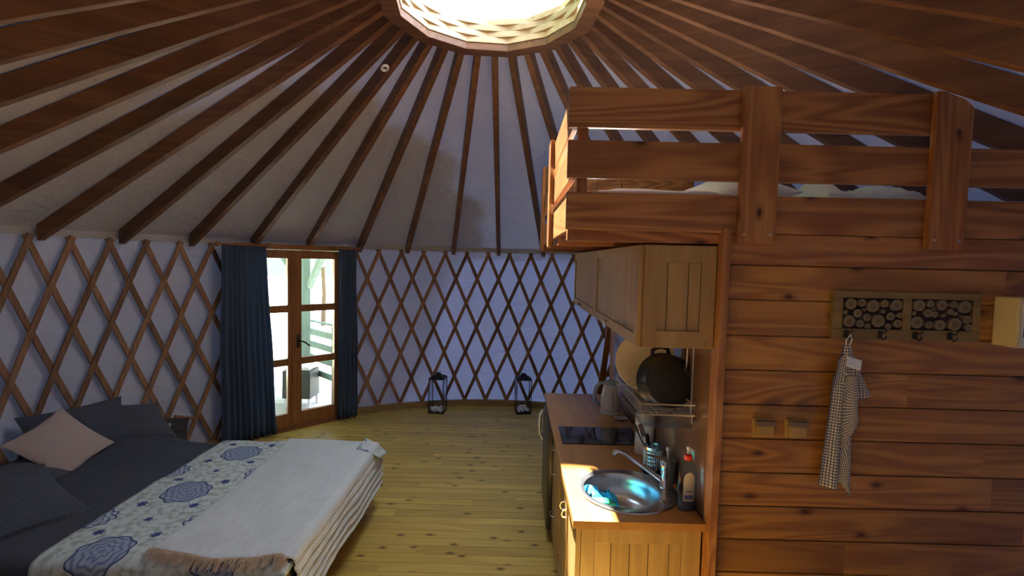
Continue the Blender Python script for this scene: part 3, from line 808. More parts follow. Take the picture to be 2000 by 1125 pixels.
# cloth and sponge in the sink
m = MB(); m.grid(lambda u, v: Vector((.410+.15*u+.012*math.sin(v*6), 2.34+.21*v+.015*math.sin(u*7)+.03*u, .812+.052*(1-u)**1.4+.018*math.sin(u*9+v*5)*math.sin(v*8)+.014*noise.noise(Vector((u*8, v*8, 1))))), 30, 30)
tag(m.build('dishcloth', MT['bluecloth'], smooth=True, thick=.005, angle=80), 'crumpled bright blue cloth against the left side of the sink', 'cloth')
m = MB(); m.box(-.052, .052, -.034, .034, -.014, .014, Matrix.Translation((.478, 2.352, .853)) @ Matrix.Rotation(.5, 4, 'Z') @ Matrix.Rotation(.25, 4, 'Y'), .008)
tag(m.build('sponge', MT['sponge'], smooth=True, angle=60), 'green sponge lying in the sink below the blue cloth', 'sponge')
# hob
hb = thing('hob', 'black glass electric hob set into the worktop beyond the sink', 'hob', (.6, 3.15, .9))
m = MB(); m.box(.330, .842, 3.0, 3.315, .9005, .906, None, .002); m.build('glass_top', MT['hob'], hb)
for (x, r) in ((.47, .085), (.69, .105)):
    m = MB(); m.lathe([(r-.002, .9061), (r, .9061), (r, .9065), (r-.002, .9065), (r-.002, .9061)], (x, 3.158, 0), n=40); m.build('cooking_zone', MT['hobmark'], hb)
# kettle
KX, KY = .765, 3.66
kt = thing('electric_kettle', 'white and grey-blue electric kettle standing on the worktop', 'kettle', (KX, KY, .9))
m = MB(); m.lathe([(.078, 0), (.080, .006), (.080, .018), (.072, .024)], (KX, KY, .9005), n=32); m.build('power_base', MT['white'], kt, smooth=True)
m = MB(); m.lathe([(.070, .026), (.078, .04), (.079, .07), (.072, .14), (.060, .20), (.055, .225)], (KX, KY, .9), n=36); m.build('body', MT['white'], kt, smooth=True)
m = MB(); m.lathe([(.056, .226), (.055, .240), (.045, .252), (.020, .258), (.0005, .260)], (KX, KY, .9), n=30); m.build('lid', MT['greyblue'], kt, smooth=True)
m = MB(); m.tube([(KX-.04, KY, 1.135), (KX-.085, KY-.005, 1.135), (KX-.120, KY-.01, 1.10), (KX-.130, KY-.01, 1.04), (KX-.115, KY-.01, .985), (KX-.075, KY, .955)], [.012, .013, .014, .014, .012, .010], 12); m.build('handle', MT['greyblue'], kt, smooth=True)
m = MB(); m.prism([(KX+.045, KY-.02, 1.10), (KX+.045, KY+.02, 1.10), (KX+.085, KY, 1.125)], (0, 0, .018)); m.build('spout', MT['white'], kt, bevel=.002)
m = MB(); m.box(KX-.006, KX+.006, KY-.0795, KY-.074, .96, 1.08, None, .002); m.build('water_gauge', MT['greyblue'], kt)
m = MB(); m.lathe([(.028, 0), (.046, .004), (.052, .010), (.050, .013), (.040, .008), (.0005, .006)], (.815, 3.51, .9005), n=30, sx=1.0, sy=.8)
sdh = m.build('small_dish', MT['white'], smooth=True); tag(sdh, 'small white oval dish on the worktop beside the kettle', 'dish')
m = MB(); m.lathe([(.036, .0066), (.012, .0066), (.012, .0075), (.036, .0090), (.036, .0066)], (.815, 3.51, .9005), n=24, sy=.8); m.build('blue_pattern', MT['greyblue'], sdh)
# paper roll
pr_ = thing('paper_towel_roll', 'white paper towel roll standing on the worktop under the dish rack', 'paper towel', (.822, 2.90, .9))
m = MB(); m.lathe([(.018, 0), (.056, 0), (.057, .003), (.057, .243), (.055, .246), (.018, .246), (.018, .0)], (.822, 2.90, .9005), n=36); m.build('paper', MT['paper'], pr_, smooth=True)
m = MB(); m.lathe([(.017, 0), (.017, .248), (.015, .248), (.015, .0), (.017, 0)], (.822, 2.90, .9005), n=20); m.build('core', MT['rackwood'], pr_)
# cutlery drainer
CX, CY = .800, 2.64
cd = thing('cutlery_drainer', 'perforated steel cutlery drainer holding kitchen utensils', 'utensil holder', (CX, CY, .9))
m = MB(); NS = 26; r = .050
for k in range(NS):
    a = 2*PI*k/NS
    for z0, z1 in ((.006, .020), (.120, .140)): pass
for z0, z1 in ((.010, .024), (.126, .142)): m.lathe([(r, z0), (r+.001, z0), (r+.001, z1), (r, z1), (r, z0)], (CX, CY, .9), n=NS*2)
for k in range(NS):
    a = 2*PI*k/NS; c = Vector((CX+r*math.cos(a), CY+r*math.sin(a), 0)); t = Vector((-math.sin(a), math.cos(a), 0))
    m.tube([c+Vector((0, 0, .922)), c+Vector((0, 0, 1.028))], .0034, 6)
for z in (.045, .066, .087, .108): m.lathe([(r-.001, z), (r+.001, z), (r+.001, z+.008), (r-.001, z+.008), (r-.001, z)], (CX, CY, .9), n=NS*2)
m.build('perforated_wall', MT['steel'], cd)
m = MB(); m.box(CX-.062, CX+.062, CY-.062, CY+.062, .9005, .910, None, .003); m.build('drip_tray', MT['blackmat'], cd)
def utensil(label, name, base_, tip, head, mat='blackmat', hw=.018):
    b_, t_ = Vector(base_), Vector(tip); m = MB(); m.tube([b_, (b_+t_)/2, t_], .0045, 8)
    u = thing(name, label, 'utensil', b_, 'utensils in the cutlery drainer'); m.build('handle', MT[mat], u, smooth=True)
    d = (t_-b_).normalized(); m = MB()
    if head == 'spoon': m.lathe([(.0005, -.01), (hw, .018), (hw*1.15, .035), (hw*.9, .052), (.0005, .064)], t_, d, 18, sx=1, sy=.28)
    elif head == 'knob': m.lathe([(.0045, 0), (.009, .01), (.009, .045), (.004, .052), (.0005, .053)], t_, d, 14)
    else: m.obox(t_-d*.005, t_+d*.07, hw*1.6, .004, Vector((.3, -1, .2)).normalized(), .001)
    m.build('head', MT[mat], u, smooth=True, angle=50)
utensil('black ladle leaning far left out of the cutlery drainer', 'ladle', (CX+.01, CY, .915), (CX-.085, CY+.015, 1.110), 'knob')
utensil('pale spatula leaning left in the cutlery drainer', 'spatula', (CX+.02, CY+.01, .915), (CX-.045, CY+.03, 1.085), 'flat', 'steel')
utensil('black serving spoon in the middle of the cutlery drainer', 'serving_spoon', (CX, CY-.02, .915), (CX-.035, CY-.03, 1.060), 'spoon')
utensil('short steel spoon at the right side of the cutlery drainer', 'spoon', (CX-.01, CY-.01, .915), (CX+.030, CY-.005, 1.045), 'spoon', 'steel', .012)
# grey cup with brush
cu = thing('brush_cup', 'tapered grey plastic cup between the cutlery drainer and the bottle', 'cup', (.840, 2.50, .9))
m = MB(); m.lathe([(.032, 0), (.034, .004), (.037, .06), (.041, .118), (.043, .122), (.040, .122), (.034, .06), (.034, .008), (.0005, .008)], (.840, 2.50, .9005), n=32); m.build('cup_body', MT['cup'], cu, smooth=True)
m = MB(); m.tube([(.842, 2.50, .915), (.840, 2.50, 1.02), (.836, 2.498, 1.075)], [.005, .005, .006], 10); m.lathe([(.010, 0), (.011, .008), (.008, .020), (.0005, .024)], (.836, 2.498, 1.070), n=14)
tag(m.build('dish_brush', MT['white'], smooth=True), 'white brush handle standing upright in the grey cup', 'brush')
# washing-up bottle
BX, BY = .840, 2.220
bt = thing('washing_up_bottle', 'clear washing-up liquid bottle with red cap at the worktop corner', 'bottle', (BX, BY, .9))
m = MB(); m.lathe([(.040, 0), (.042, .006), (.044, .03), (.044, .13), (.042, .18), (.036, .215), (.020, .235), (.016, .242)], (BX, BY, .9005), n=36, sx=1.0, sy=.62); m.build('bottle_body', MT['clear'], bt, smooth=True)
m = MB(); m.lathe([(.0005, .004), (.037, .004), (.040, .03), (.040, .062), (.0005, .062)], (BX, BY, .9005), n=36, sx=1.0, sy=.58)
lq = NT('liquid', .1); lq.color((.30, .36, .40)); lq.b.inputs['Transmission Weight'].default_value = .6; lq.b.inputs['IOR'].default_value = 1.1
m.build('liquid', lq.m, bt, smooth=True)
m = MB(); m.lathe([(.0185, 0), (.0195, .004), (.0185, .022), (.012, .026), (.0005, .027)], (BX, BY, 1.1405), n=24); m.build('cap', MT['red'], bt, smooth=True)
m = MB(); m.lathe([(.008, 0), (.006, .016), (.010, .022), (.009, .034), (.0005, .038)], (BX, BY, 1.1675), n=18); m.build('nozzle', MT['white'], bt, smooth=True)
def arc_label(name, mat, w, z0, z1, rad, par, top=True, off=.0):
    m = MB()
    def fn(u, v):
        s_ = (u-.5)*2; lim = w
        z = z0+(z1-z0)*v; wd = w
        if top and v > .72: wd = w*math.sqrt(max(0, 1-((v-.72)/.28)**2))
        x = off+s_*wd
        y = -.62*rad*math.sqrt(max(0, 1-(x/rad)**2))
        return Vector((BX+x, BY+y-.0012, .9+z))
    m.grid(fn, 14, 24); return m.build(name, MT[mat], par, smooth=True, thick=.0004)
lb = arc_label('label', 'label', .026, .050, .190, .0445, bt)
m = MB()
for k in range(6): m.box(BX-.020+k*.0066, BX-.0155+k*.0066, BY-.0296, BY-.0286, .966, .980)
m.box(BX-.021, BX+.021, BY-.0294, BY-.0286, .962, .9645); m.build('label_print', MT['labelblue'], lb)
m = MB()
for k in range(7): m.box(BX-.012+k*.0045, BX-.0090+k*.0045, BY-.0294, BY-.0286, .996, 1.001)
m.build('label_print', MT['blackmat'], lb)

# ------------------------------------------------------------------ dish rack with pot and plate
rk = thing('dish_rack', 'two-tier wire dish rack hanging under the wall cabinet', 'dish rack', (.75, 2.5, 1.345))
RX0, RX1, RY0, RY1 = .615, .866, 2.235, 2.80
m = MB(); w = .0032
for z in (1.345, 1.395): m.tube([(RX0, RY0, z), (RX1, RY0, z), (RX1, RY1, z), (RX0, RY1, z), (RX0, RY0, z)], w, 6)
m.build('frame', MT['wire'], rk)
m = MB()
for k in range(23):
    y = RY0+(RY1-RY0)*(k+.5)/23; m.tube([(RX0, y, 1.395), (RX0, y, 1.345), (RX1, y, 1.345), (RX1, y, 1.395)], .0016, 5)
for x in (.70, .78): m.tube([(x, RY0, 1.344), (x, RY1, 1.344)], .002, 5)
m.build('grid_wires', MT['wire'], rk)
m = MB(); m.box(RX0+.01, RX1-.005, RY0+.01, RY1-.01, 1.278, 1.284, None, .002)
for (a, b, c, d) in ((RX0+.01, RX0+.014, RY0+.01, RY1-.01), (RX1-.009, RX1-.005, RY0+.01, RY1-.01), (RX0+.01, RX1-.005, RY0+.01, RY0+.014), (RX0+.01, RX1-.005, RY1-.014, RY1-.01)): m.box(a, b, c, d, 1.284, 1.306)
m.build('drip_tray', MT['clear'], rk)
for x, y in ((RX0+.012, RY0+.012), (RX1-.007, RY0+.012), (RX0+.012, RY1-.012), (RX1-.007, RY1-.012)):
    m = MB(); m.tube([(x, y, 1.300), (x, y, 1.345)], .003, 6); m.build('tray_link', MT['wire'], rk)
for y in (RY0+.02, RY1-.02):
    m = MB(); m.tube([(RX1-.010, y, 1.345), (RX1-.010, y, 1.688)], .0028, 6); m.build('hanger', MT['wire'], rk)
hk = thing('wall_hook', 'small dark hook on a thin white rod below the wall cabinet', 'hook', (.800, 2.18, 1.58))
m = MB(); m.tube([(.800, 2.18, 1.688), (.798, 2.18, 1.59)], .0022, 6); m.build('rod', MT['white'], hk)
m = MB(); m.lathe([(.008, -.008), (.010, 0), (.008, .008)], (.798, 2.18, 1.58), (0, 1, 0), 12); m.tube([(.798, 2.18, 1.575), (.80, 2.178, 1.560), (.808, 2.175, 1.556), (.813, 2.172, 1.563)], .003, 6); m.build('hook', MT['blackmat'], hk, smooth=True)
# plate / big lid behind the pot
pn = Vector((-.25, -.92, .30)).normalized()
pl = MB(); pl.lathe([(.0005, 0), (.085, .0), (.100, .006), (.150, .016), (.158, .020), (.156, .024), (.100, .012), (.085, .006), (.0005, .006)], (.725, 2.60, 1.525), pn, 48)
tag(pl.build('serving_plate', MT['plate'], smooth=True), 'large cream plate standing on edge in the dish rack behind the pot', 'plate')
# pot lying on its side, bottom toward the room
pa = Vector((.10, -.985, .15)).normalized()
pc = Vector((.790, 2.36, 1.474))
pot = thing('cooking_pot', 'black cooking pot tipped on its side in the dish rack', 'pot', (.755, 2.36, 1.36))
m = MB(); m.lathe([(.0005, 0), (.118, 0), (.127, -.006), (.131, -.018), (.136, -.110), (.139, -.113), (.139, -.118), (.133, -.117), (.128, -.020), (.0005, -.008)], pc+pa*.01, pa, 56); m.build('pot_body', MT['black'], pot, smooth=True, angle=50)
upv = (Vector((-.10, 0, 1))-pa*Vector((-.10, 0, 1)).dot(pa)).normalized(); sv = pa.cross(upv)
for sg in (1, -1):
    c = pc-pa*.088
    m = MB(); m.tube([c+upv*sg*.130+sv*.045, c+upv*sg*.158+sv*.040, c+upv*sg*.170+sv*.015, c+upv*sg*.170-sv*.015, c+upv*sg*.158-sv*.040, c+upv*sg*.130-sv*.045], [.009, .010, .0105, .0105, .010, .009], 12)
    m.build('handle', MT['blackmat'], pot, smooth=True)
m = MB(); m.lathe([(.092, .0005), (.094, .0012), (.092, .0018)], pc+pa*.01, pa, 48); m.build('base_ring', MT['blackmat'], pot, smooth=True)

# ------------------------------------------------------------------ wall cabinets
for (label, y0, y1, first) in (('oak wall cabinet above the sink with a plank end panel', 2.112, 3.235, True), ('oak wall cabinet farther along the kitchen wall, above the kettle', 3.240, 4.36, False)):
    wc = thing('wall_cabinet', label, 'cabinet', (.7, (y0+y1)/2, 1.69))
    m = MB(); m.box(.566, .881, y0, y1, 1.690, 2.140); m.build('body', MT['cab'], wc)
    q = side_front(wc, 'door', y0+.002, y1-.002, 1.690, 2.140, x=.565, slats=9); knob(q, .545, (y0+y1)/2+.08, 1.722, .013)
    if first:
        end_panel(wc, .567, .878, 2.111, 1.690, 2.141, .625, .815, 1.765, 2.066, [.670, .762])
        for x in (.597, .842):
            m = MB(); m.lathe([(.007, 0), (.007, .0015), (.0005, .002)], (x, 2.093, 1.712), (0, -1, 0), 14); m.build('dowel', MT['rackwood'], wc)

# ------------------------------------------------------------------ ladder at the far end of the kitchen
ld = thing('ladder', 'brown wooden ladder standing behind the kettle at the far worktop end', 'ladder', (1.0, 4.62, 0))
for x0, x1 in ((.80, .955), (1.14, 1.20)):
    m = MB(); m.obox((x0, 4.78, 0), (x1 if x0 < 1 else 1.22, 4.62, 1.62), .055, .03, Vector((0, 1, 0)), .002); m.build('side_rail', MT['door'], ld)
for z in (.35, .66, .97, 1.33):
    f = z/1.62; m = MB(); m.obox((.80+.155*f+.02, 4.78-.16*f, z), (1.14+.07*f, 4.78-.16*f, z), .03, .055, Vector((0, 0, 1)), .002); m.build('rung', MT['door'], ld)

# ------------------------------------------------------------------ bed
bed = thing('bed', 'low double bed with its foot toward the kitchen, head against the lattice', 'bed', (-2.2, 3.08, 0))
FX, NY, FY, HX, BT = -1.105, 2.27, 3.86, -3.28, .515
m = MB(); m.box(HX, FX-.02, NY+.01, FY-.01, .30, BT-.015, None, .04); m.build('mattress', MT['bedbase'], bed, smooth=True, angle=60)
m = MB(); m.box(HX, FX-.03, NY+.015, FY-.015, .10, .295, None, .006); m.build('bed_base', MT['rackwood'], bed)
for x in (HX+.1, FX-.14):
    for y in (NY+.1, FY-.1):
        m = MB(); m.box(x-.03, x+.03, y-.03, y+.03, 0, .10, None, .004); m.build('leg', MT['rackwood'], bed)
def edge(s, r=.055):
    """arc-length past an edge -> (outward offset, drop)"""
    if s <= 0: return s, 0.0
    q = r*PI/2
    if s < q: a = s/r; return r*math.sin(a), r*(1-math.cos(a))
    return r+.02*(1-math.exp(-(s-q)*6)), r+(s-q)
def drape(name, mat, px0, px1, py0, py1, off, nu, nv, seed, amp=.010, extra=None, thick=.006, par=None, uvs=True):
    """px measured from the foot edge (positive hangs over it), py from near edge inward (negative hangs)"""
    Wd = FY-NY; r = .055
    def fn(u, v):
        p = px0+(px1-px0)*u; q = py0+(py1-py0)*v
        ox, dz1 = edge(p+r); X = FX-r+ox+off*(1 if dz1 > .01 else 0)
        Z2 = 0
        if q < r: oy, dz2 = edge(-(q-r)); Y = NY+r-oy-off*(1 if dz2 > .01 else 0)
        elif q > Wd-r: oy, dz2 = edge(q-(Wd-r)); Y = FY-r+oy+off*(1 if dz2 > .01 else 0)
        else: Y, dz2 = NY+q, 0
        w = amp*noise.noise(Vector((p*4+seed, q*4, seed)))+amp*.5*noise.noise(Vector((p*11, q*11+seed, seed)))
        z = BT+off-max(dz1, dz2)-.25*min(dz1, dz2)*0+w*(1 if max(dz1, dz2) < .05 else .3)
        if dz1 > .05: X += w*1.6
        if dz2 > .05: Y += (-1 if q < r else 1)*w*1.6
        P = Vector((X, Y, z))
        if extra: P = extra(P, p, q, u, v)
        P.z = max(P.z, .02)
        return P
    m = MB(); m.grid(fn, nu, nv, lambda u, v: (px0+(px1-px0)*u, py0+(py1-py0)*v))
    return m.build(name, mat, smooth=True, thick=thick, angle=80, origin=(-2.0, 3.0, .3))
W_ = FY-NY
def duv(P, p, q, u, v):
    P.z += .030*max(0, noise.noise(Vector((p*1.6, q*2.2, 4))))+.015*math.sin(p*9+q*7)*max(0, min(1, (-1.3-p)*3))+.07*max(0, min(1, (-1.45-p)*1.6))*max(0, min(1, (q-1.0)*3)); return P
o = drape('duvet', MT['duvet'], HX-FX+.01, .10, -.22, W_+.18, .006, 70, 60, 3, .012, duv); tag(o, 'charcoal grey duvet spread over the double bed', 'duvet')
def spr(P, p, q, u, v):
    P.z += .030*max(0, noise.noise(Vector((p*1.6, q*2.2, 4)))); P.x += .018*noise.noise(Vector((q*5, 1, 1)))*(1-u); return P
o = drape('bedspread', MT['spread'], -1.235, .02, -.30, W_+.03, .022, 60, 80, 3, .008, spr); tag(o, 'pale bedspread with blue medallions and flowers across the bed', 'bedspread')
def thr(P, p, q, u, v):
    P.z += .030*max(0, noise.noise(Vector((p*1.6, q*2.2, 4))))
    if p > .03: P.x += .010*math.sin(p*110)*min(1, p*10); P.z += .03*noise.noise(Vector((q*2.2, 3, 3)))*min(1, p*4)
    if q < .5: P.y += (.030*noise.noise(Vector((p*5, 0, 7)))+.035*math.sin(p*7+.6))*(1-q/.5)
    P.x += .03*(1-u)*(1-u)*math.sin(q*2.0)-.0; return P
THR0 = .03
o = drape('throw_blanket', MT['throw'], -.70, .33, THR0, W_-.03, .040, 120, 70, 3, .008, thr)
throw = tag(o, 'ribbed cream throw blanket folded over the foot of the bed', 'blanket')
# fringe along the near hem of the throw
m = MB(); rnd = random.Random(5)
for k in range(420):
    p = -.70+.94*rnd.random()
    def pt(p, q):
        r = .055; ox, dz = edge(p+r); X = FX-r+ox; return Vector((X, NY+q+.030*noise.noise(Vector((p*5, 0, 7)))+.035*math.sin(p*7+.6), BT+.046-dz+.03*max(0, noise.noise(Vector((p*1.6, q*2.2, 4))))))
    a = pt(p, THR0+.01); L = .045+.05*rnd.random(); dx = (rnd.random()-.5)*.05
    b = a+Vector((dx*.5, -L*.5, .012*rnd.random())); c = a+Vector((dx, -L, -.008-.012*rnd.random()))
    m.tube([a, b, c], [.0022, .0018, .0008], 4, False)
frg = NT('fringe_yarn', .95); frg.color((.50, .36, .24))
fo = m.build('fringe', frg.m, throw); fo['kind'] = 'stuff'
fo['label'] = 'brownish beige tasselled fringe'

# corner of bedspread showing past the throw
m = MB(); m.grid(lambda u, v: Vector((FX-.10+.19*u, FY-.20+.24*v-.03*u, BT+.046-.06*(u*v)-.05*u*u)), 12, 12, lambda u, v: (u*.2, v*.2+.3)); 
sc_ = m.build('corner_fold', MT['spread'], bpy.data.objects['bedspread'], smooth=True, thick=.006)
# pillows
def pillow(label, c, e1, e2, th, mat, seed, name='pillow'):
    m = MB(); cushion(m, c, e1, e2, th, seed=seed); o = m.build(name, MT[mat], smooth=True, weld=True, angle=80); tag(o, label, name if name == 'cushion' else 'pillow'); return o
pillow('beige square cushion propped diagonally on the dark pillows', (-3.18, 3.31, .690), (.010, .205, .066), (-.172, -.030, .138), .050, 'beige', 1, 'cushion')
pillow('dark quilted pillow propped behind the beige cushion', (-3.32, 3.60, .690), (.14, .30, .0), (-.10, .05, .16), .070, 'quilt', 4)
pillow('plain dark pillow at the far corner of the bed head', (-3.18, 3.93, .640), (.19, .16, -.03), (-.13, .06, .13), .055, 'pillow', 6)
pillow('dark quilted pillow nearest the camera on the bed', (-2.83, 2.60, .615), (.13, .25, .0), (-.24, .09, .10), .085, 'quilt', 9)
pillow('plain dark pillow flat under the beige cushion', (-3.20, 3.02, .560), (.0, .32, 0), (-.20, 0, .05), .07, 'pillow', 12)

# dark box on the lattice behind the bed
bx = thing('bedside_box', 'small dark grey box with a round dial by the lattice behind the bed', 'box', pol(-68.5, 3.25, .36))
c0, c1 = pol(-70.9, 3.30, .43), pol(-66.0, 3.30, .36)
m = MB(); m.obox(pol(-70.6, 3.30, .43), pol(-66.3, 3.30, .375), .06, .12, Vector((0, 0, 1)), .006); m.build('case', MT['boxgrey'], bx)
m = MB(); m.lathe([(.020, 0), (.020, .008), (.0005, .010)], pol(-69.6, 3.265, .42), (math.sin(math.radians(111)), -math.cos(math.radians(69)), 0), 18); m.build('dial', MT['cup'], bx)
m = MB(); m.obox(pol(-68.2, 3.30, .475), pol(-65.0, 3.30, .40), .035, .025, Vector((0, 0, 1)), .004); m.build('top_bar', MT['door'], bx)
m = MB(); m.obox(pol(-68.3, 3.30, .0), pol(-68.3, 3.30, .34), .04, .30, Vector((0, 1, 0)), .004); m.build('stand', MT['boxgrey'], bx)

# ------------------------------------------------------------------ lanterns
def lantern(label, cx, cy, rot, tiltring):
    W2, Hh = .098, .47; t = thing('lantern', label, 'lantern', (cx, cy, 0), 'floor lanterns by the lattice wall')
    R = Matrix.Translation((cx, cy, 0)) @ Matrix.Rotation(rot, 4, 'Z')
    m = MB(); w = .010
    for sx in (-1, 1):
        for sy in (-1, 1): m.box(sx*W2-w/2, sx*W2+w/2, sy*W2-w/2, sy*W2+w/2, 0, Hh, R)
    for z in (.008, Hh-.006):
        for s_ in (-1, 1):
            m.box(-W2, W2, s_*W2-w/2, s_*W2+w/2, z-.007, z+.007, R); m.box(s_*W2-w/2, s_*W2+w/2, -W2, W2, z-.007, z+.007, R)
    m.box(-W2, W2, -W2, W2, .001, .006, R); m.build('frame', MT['lantern'], t)
    m = MB(); vs = [R @ Vector((x, y, z)) for (k, z) in ((W2+.006, Hh), (.045, Hh+.035)) for x, y in ((-k, -k), (k, -k), (k, k), (-k, k))]
    m.add(vs, [(3, 2, 1, 0), (4, 5, 6, 7), (0, 1, 5, 4), (1, 2, 6, 5), (2, 3, 7, 6), (3, 0, 4, 7)]); m.lathe([(.040, 0), (.040, .020), (.030, .026), (.012, .030), (.012, .036), (.0005, .037)], R @ Vector((0, 0, Hh+.034)), n=20)
    m.build('lid', MT['lantern'], t)
    m = MB(); c = R @ Vector((0, 0, Hh+.07)); 
    pts = [c+Matrix.Rotation(rot, 3, 'Z') @ Vector((.032*math.cos(a), (.032*math.sin(a)+.02)*math.sin(tiltring), (.032*math.sin(a)+.02)*math.cos(tiltring))) for a in [2*PI*k/20 for k in range(21)]]
    m.tube(pts, .0028, 6); m.build('ring_handle', MT['lantern'], t)
    for ang in range(4):
        m = MB(); m.box(-W2+w/2, W2-w/2, -W2-.0015, -W2+.0015, .016, Hh-.014, R @ Matrix.Rotation(ang*PI/2, 4, 'Z')); m.build('glass_pane', MT['glass'], t)
    m = MB(); rr_ = random.Random(int(cx*100))
    for k in range(46):
        r_ = .014+.010*rr_.random(); p = R @ Vector(((rr_.random()-.5)*.15, (rr_.random()-.5)*.15, .010+r_*.7+.045*rr_.random()**1.5))
        m.lathe([(.0005, -r_*.7), (r_*.8, -r_*.4), (r_, 0), (r_*.8, r_*.4), (.0005, r_*.7)], p, (rr_.random()-.5, rr_.random()-.5, 1), 8)
    s_ = m.build('pebbles', MT['stones'], smooth=True); s_['kind'] = 'stuff'
    tag(s_, 'white pebbles heaped inside the '+('left' if cx < -.5 else 'right')+' lantern', 'pebbles')
lantern('black metal and glass floor lantern nearer the door', -1.000, 6.39, -.10, 1.45)
lantern('black metal and glass floor lantern nearer the kitchen, ring handle upright', .155, 6.46, .12, .0)

# ------------------------------------------------------------------ partition front: coat rack, towel, sockets, fuse box
cr_ = thing('coat_rack', 'wooden coat rack with two panels of log slices on the board wall', 'coat rack', (1.69, 2.06, 1.75))
X0, X1, Z0, Z1 = 1.378, 2.012, 1.752, 1.962; yb, yf = YF-.001, YF-.022
m = MB(); b = .002
m.box(X0, X1, yf, yb, Z1-.030, Z1, None, b); m.box(X0, X1, yf, yb, Z0, Z0+.046, None, b)
for a, c in ((X0, X0+.042), (1.678, 1.716), (X1-.034, X1)): m.box(a, c, yf, yb, Z0+.046, Z1-.030, None, b)
m.build('frame', MT['coatwood'], cr_)
m = MB(); m.box(X0+.04, X1-.03, YF-.008, YF-.002, Z0+.044, Z1-.028); m.build('backing', MT['backing'], cr_)
# log slices: (x, z, r) inside each opening, in fractions of the opening
sl1 = [(.13, .80, .19), (.31, .84, .13), (.50, .75, .21), (.69, .83, .13), (.89, .79, .19), (.25, .50, .14), (.41, .38, .13), (.60, .27, .22), (.80, .42, .14), (.12, .24, .20), (.30, .17, .13), (.43, .10, .09), (.77, .10, .10), (.93, .20, .14), (.05, .53, .08), (.36, .62, .055), (.67, .58, .08), (.96, .47, .10)]
sl2 = [(.12, .80, .19), (.30, .86, .12), (.49, .82, .18), (.68, .86, .12), (.87, .78, .21), (.10, .25, .21), (.27, .56, .14), (.38, .52, .11), (.30, .18, .13), (.48, .18, .18), (.72, .22, .22), (.63, .62, .10), (.53, .50, .07), (.92, .38, .14), (.95, .12, .12), (.72, .56, .07), (.36, .70, .05), (.04, .55, .07), (.83, .47, .055)]
for (ox0, ox1), sl in (((X0+.042, 1.678), sl1), ((1.716, X1-.034), sl2)):
    for fx, fz, r in sl:
        hh = .134; rr_ = r*hh*.92; w_ = ox1-ox0
        cx = min(max(ox0+fx*w_, ox0+rr_), ox1-rr_); cz = min(max(Z0+.046+fz*hh, Z0+.047+rr_), Z1-.031-rr_)
        m = MB(); nn = 18; vs = [Vector((cx, YF-.0225, cz))]; uv = [(0, 0)]
        for q, rad in ((.5, .5), (1, 1)):
            for k in range(nn): a = 2*PI*k/nn; vs.append(Vector((cx+rr_*rad*math.cos(a), YF-.0225, cz+rr_*rad*math.sin(a)))); uv.append((q*.95, 0))
        fs = [(0, 1+k, 1+(k+1) % nn) for k in range(nn)]+[(1+k, 1+nn+k, 1+nn+(k+1) % nn, 1+(k+1) % nn) for k in range(nn)]
        for k in range(nn): a = 2*PI*k/nn; vs.append(Vector((cx+rr_*math.cos(a), YF-.009, cz+rr_*math.sin(a)))); uv.append((1, 0))
        fs += [(1+nn+k, 1+2*nn+k, 1+2*nn+(k+1) % nn, 1+nn+(k+1) % nn) for k in range(nn)]
        m.add(vs, fs, uv); m.build('log_slice', MT['slice'], cr_)
for x in (1.437, 1.585, 1.735, 1.885):
    m = MB(); m.box(x-.010, x+.010, yf-.004, yf, Z0+.008, Z0+.040, None, .001)
    m.tube([(x, yf-.003, Z0+.032), (x, yf-.030, Z0+.034), (x, yf-.040, Z0+.048)], .0032, 8); m.tube([(x, yf-.003, Z0+.016), (x, yf-.022, Z0+.004), (x, yf-.034, Z0+.012), (x, yf-.035, Z0+.022)], .0032, 8)
    m.build('hook', MT['blackmat'], cr_, smooth=True, angle=50)

tw = thing('kitchen_towel', 'blue and cream gingham towel hanging from the first coat hook', 'towel', (1.43, 2.03, 1.07))
m = MB()
def quad(c00, c10, c11, c01, y, amp=.008, fold=3, ph=0., uo=(0, 0), rot=0., dy=None):
    c = [Vector((a[0], 0, a[1])) for a in (c00, c10, c11, c01)]
    w = max((c[1]-c[0]).length, (c[2]-c[3]).length); h = max((c[3]-c[0]).length, (c[2]-c[1]).length)
    def fn(u, v):
        p = c[0]*(1-u)*(1-v)+c[1]*u*(1-v)+c[2]*u*v+c[3]*(1-u)*v
        return Vector((p.x, y+(dy(u, v) if dy else 0)+amp*math.sin(u*fold*PI+ph)*(1-.35*v)+.003*noise.noise(Vector((u*4, v*6, ph))), p.z))
    cs, sn = math.cos(rot), math.sin(rot)
    m.grid(fn, 18, 30, lambda u, v: (uo[0]+u*w*cs-v*h*sn, uo[1]+u*w*sn+v*h*cs))
quad((1.346, 1.108), (1.425, 1.092), (1.432, 1.60), (1.385, 1.60), 2.048, .006, 2)                       # long left panel
quad((1.405, 1.11), (1.455, 1.12), (1.448, 1.58), (1.424, 1.60), 2.062, .004, 1, 1.0, (.01, 0))            # shaded back fold
quad((1.432, 1.268), (1.497, 1.395), (1.482, 1.60), (1.430, 1.60), 2.042, .005, 2, .4, (.03, .02), .45)      # turned fold, bias weave
quad((1.447, 1.12), (1.494, 1.062), (1.480, 1.34), (1.434, 1.275), 2.056, .004, 2, .9, (.05, .03), -.25)     # lower right panel
quad((1.478, 1.480), (1.558, 1.508), (1.497, 1.622), (1.462, 1.640), 2.060, .004, 2, .2, (.02, .06), .15)    # back corner
quad((1.376, 1.545), (1.425, 1.575), (1.432, 1.700), (1.392, 1.672), 2.034, .008, 1, .0, (.0, .1), .0)      # turned-down cuff
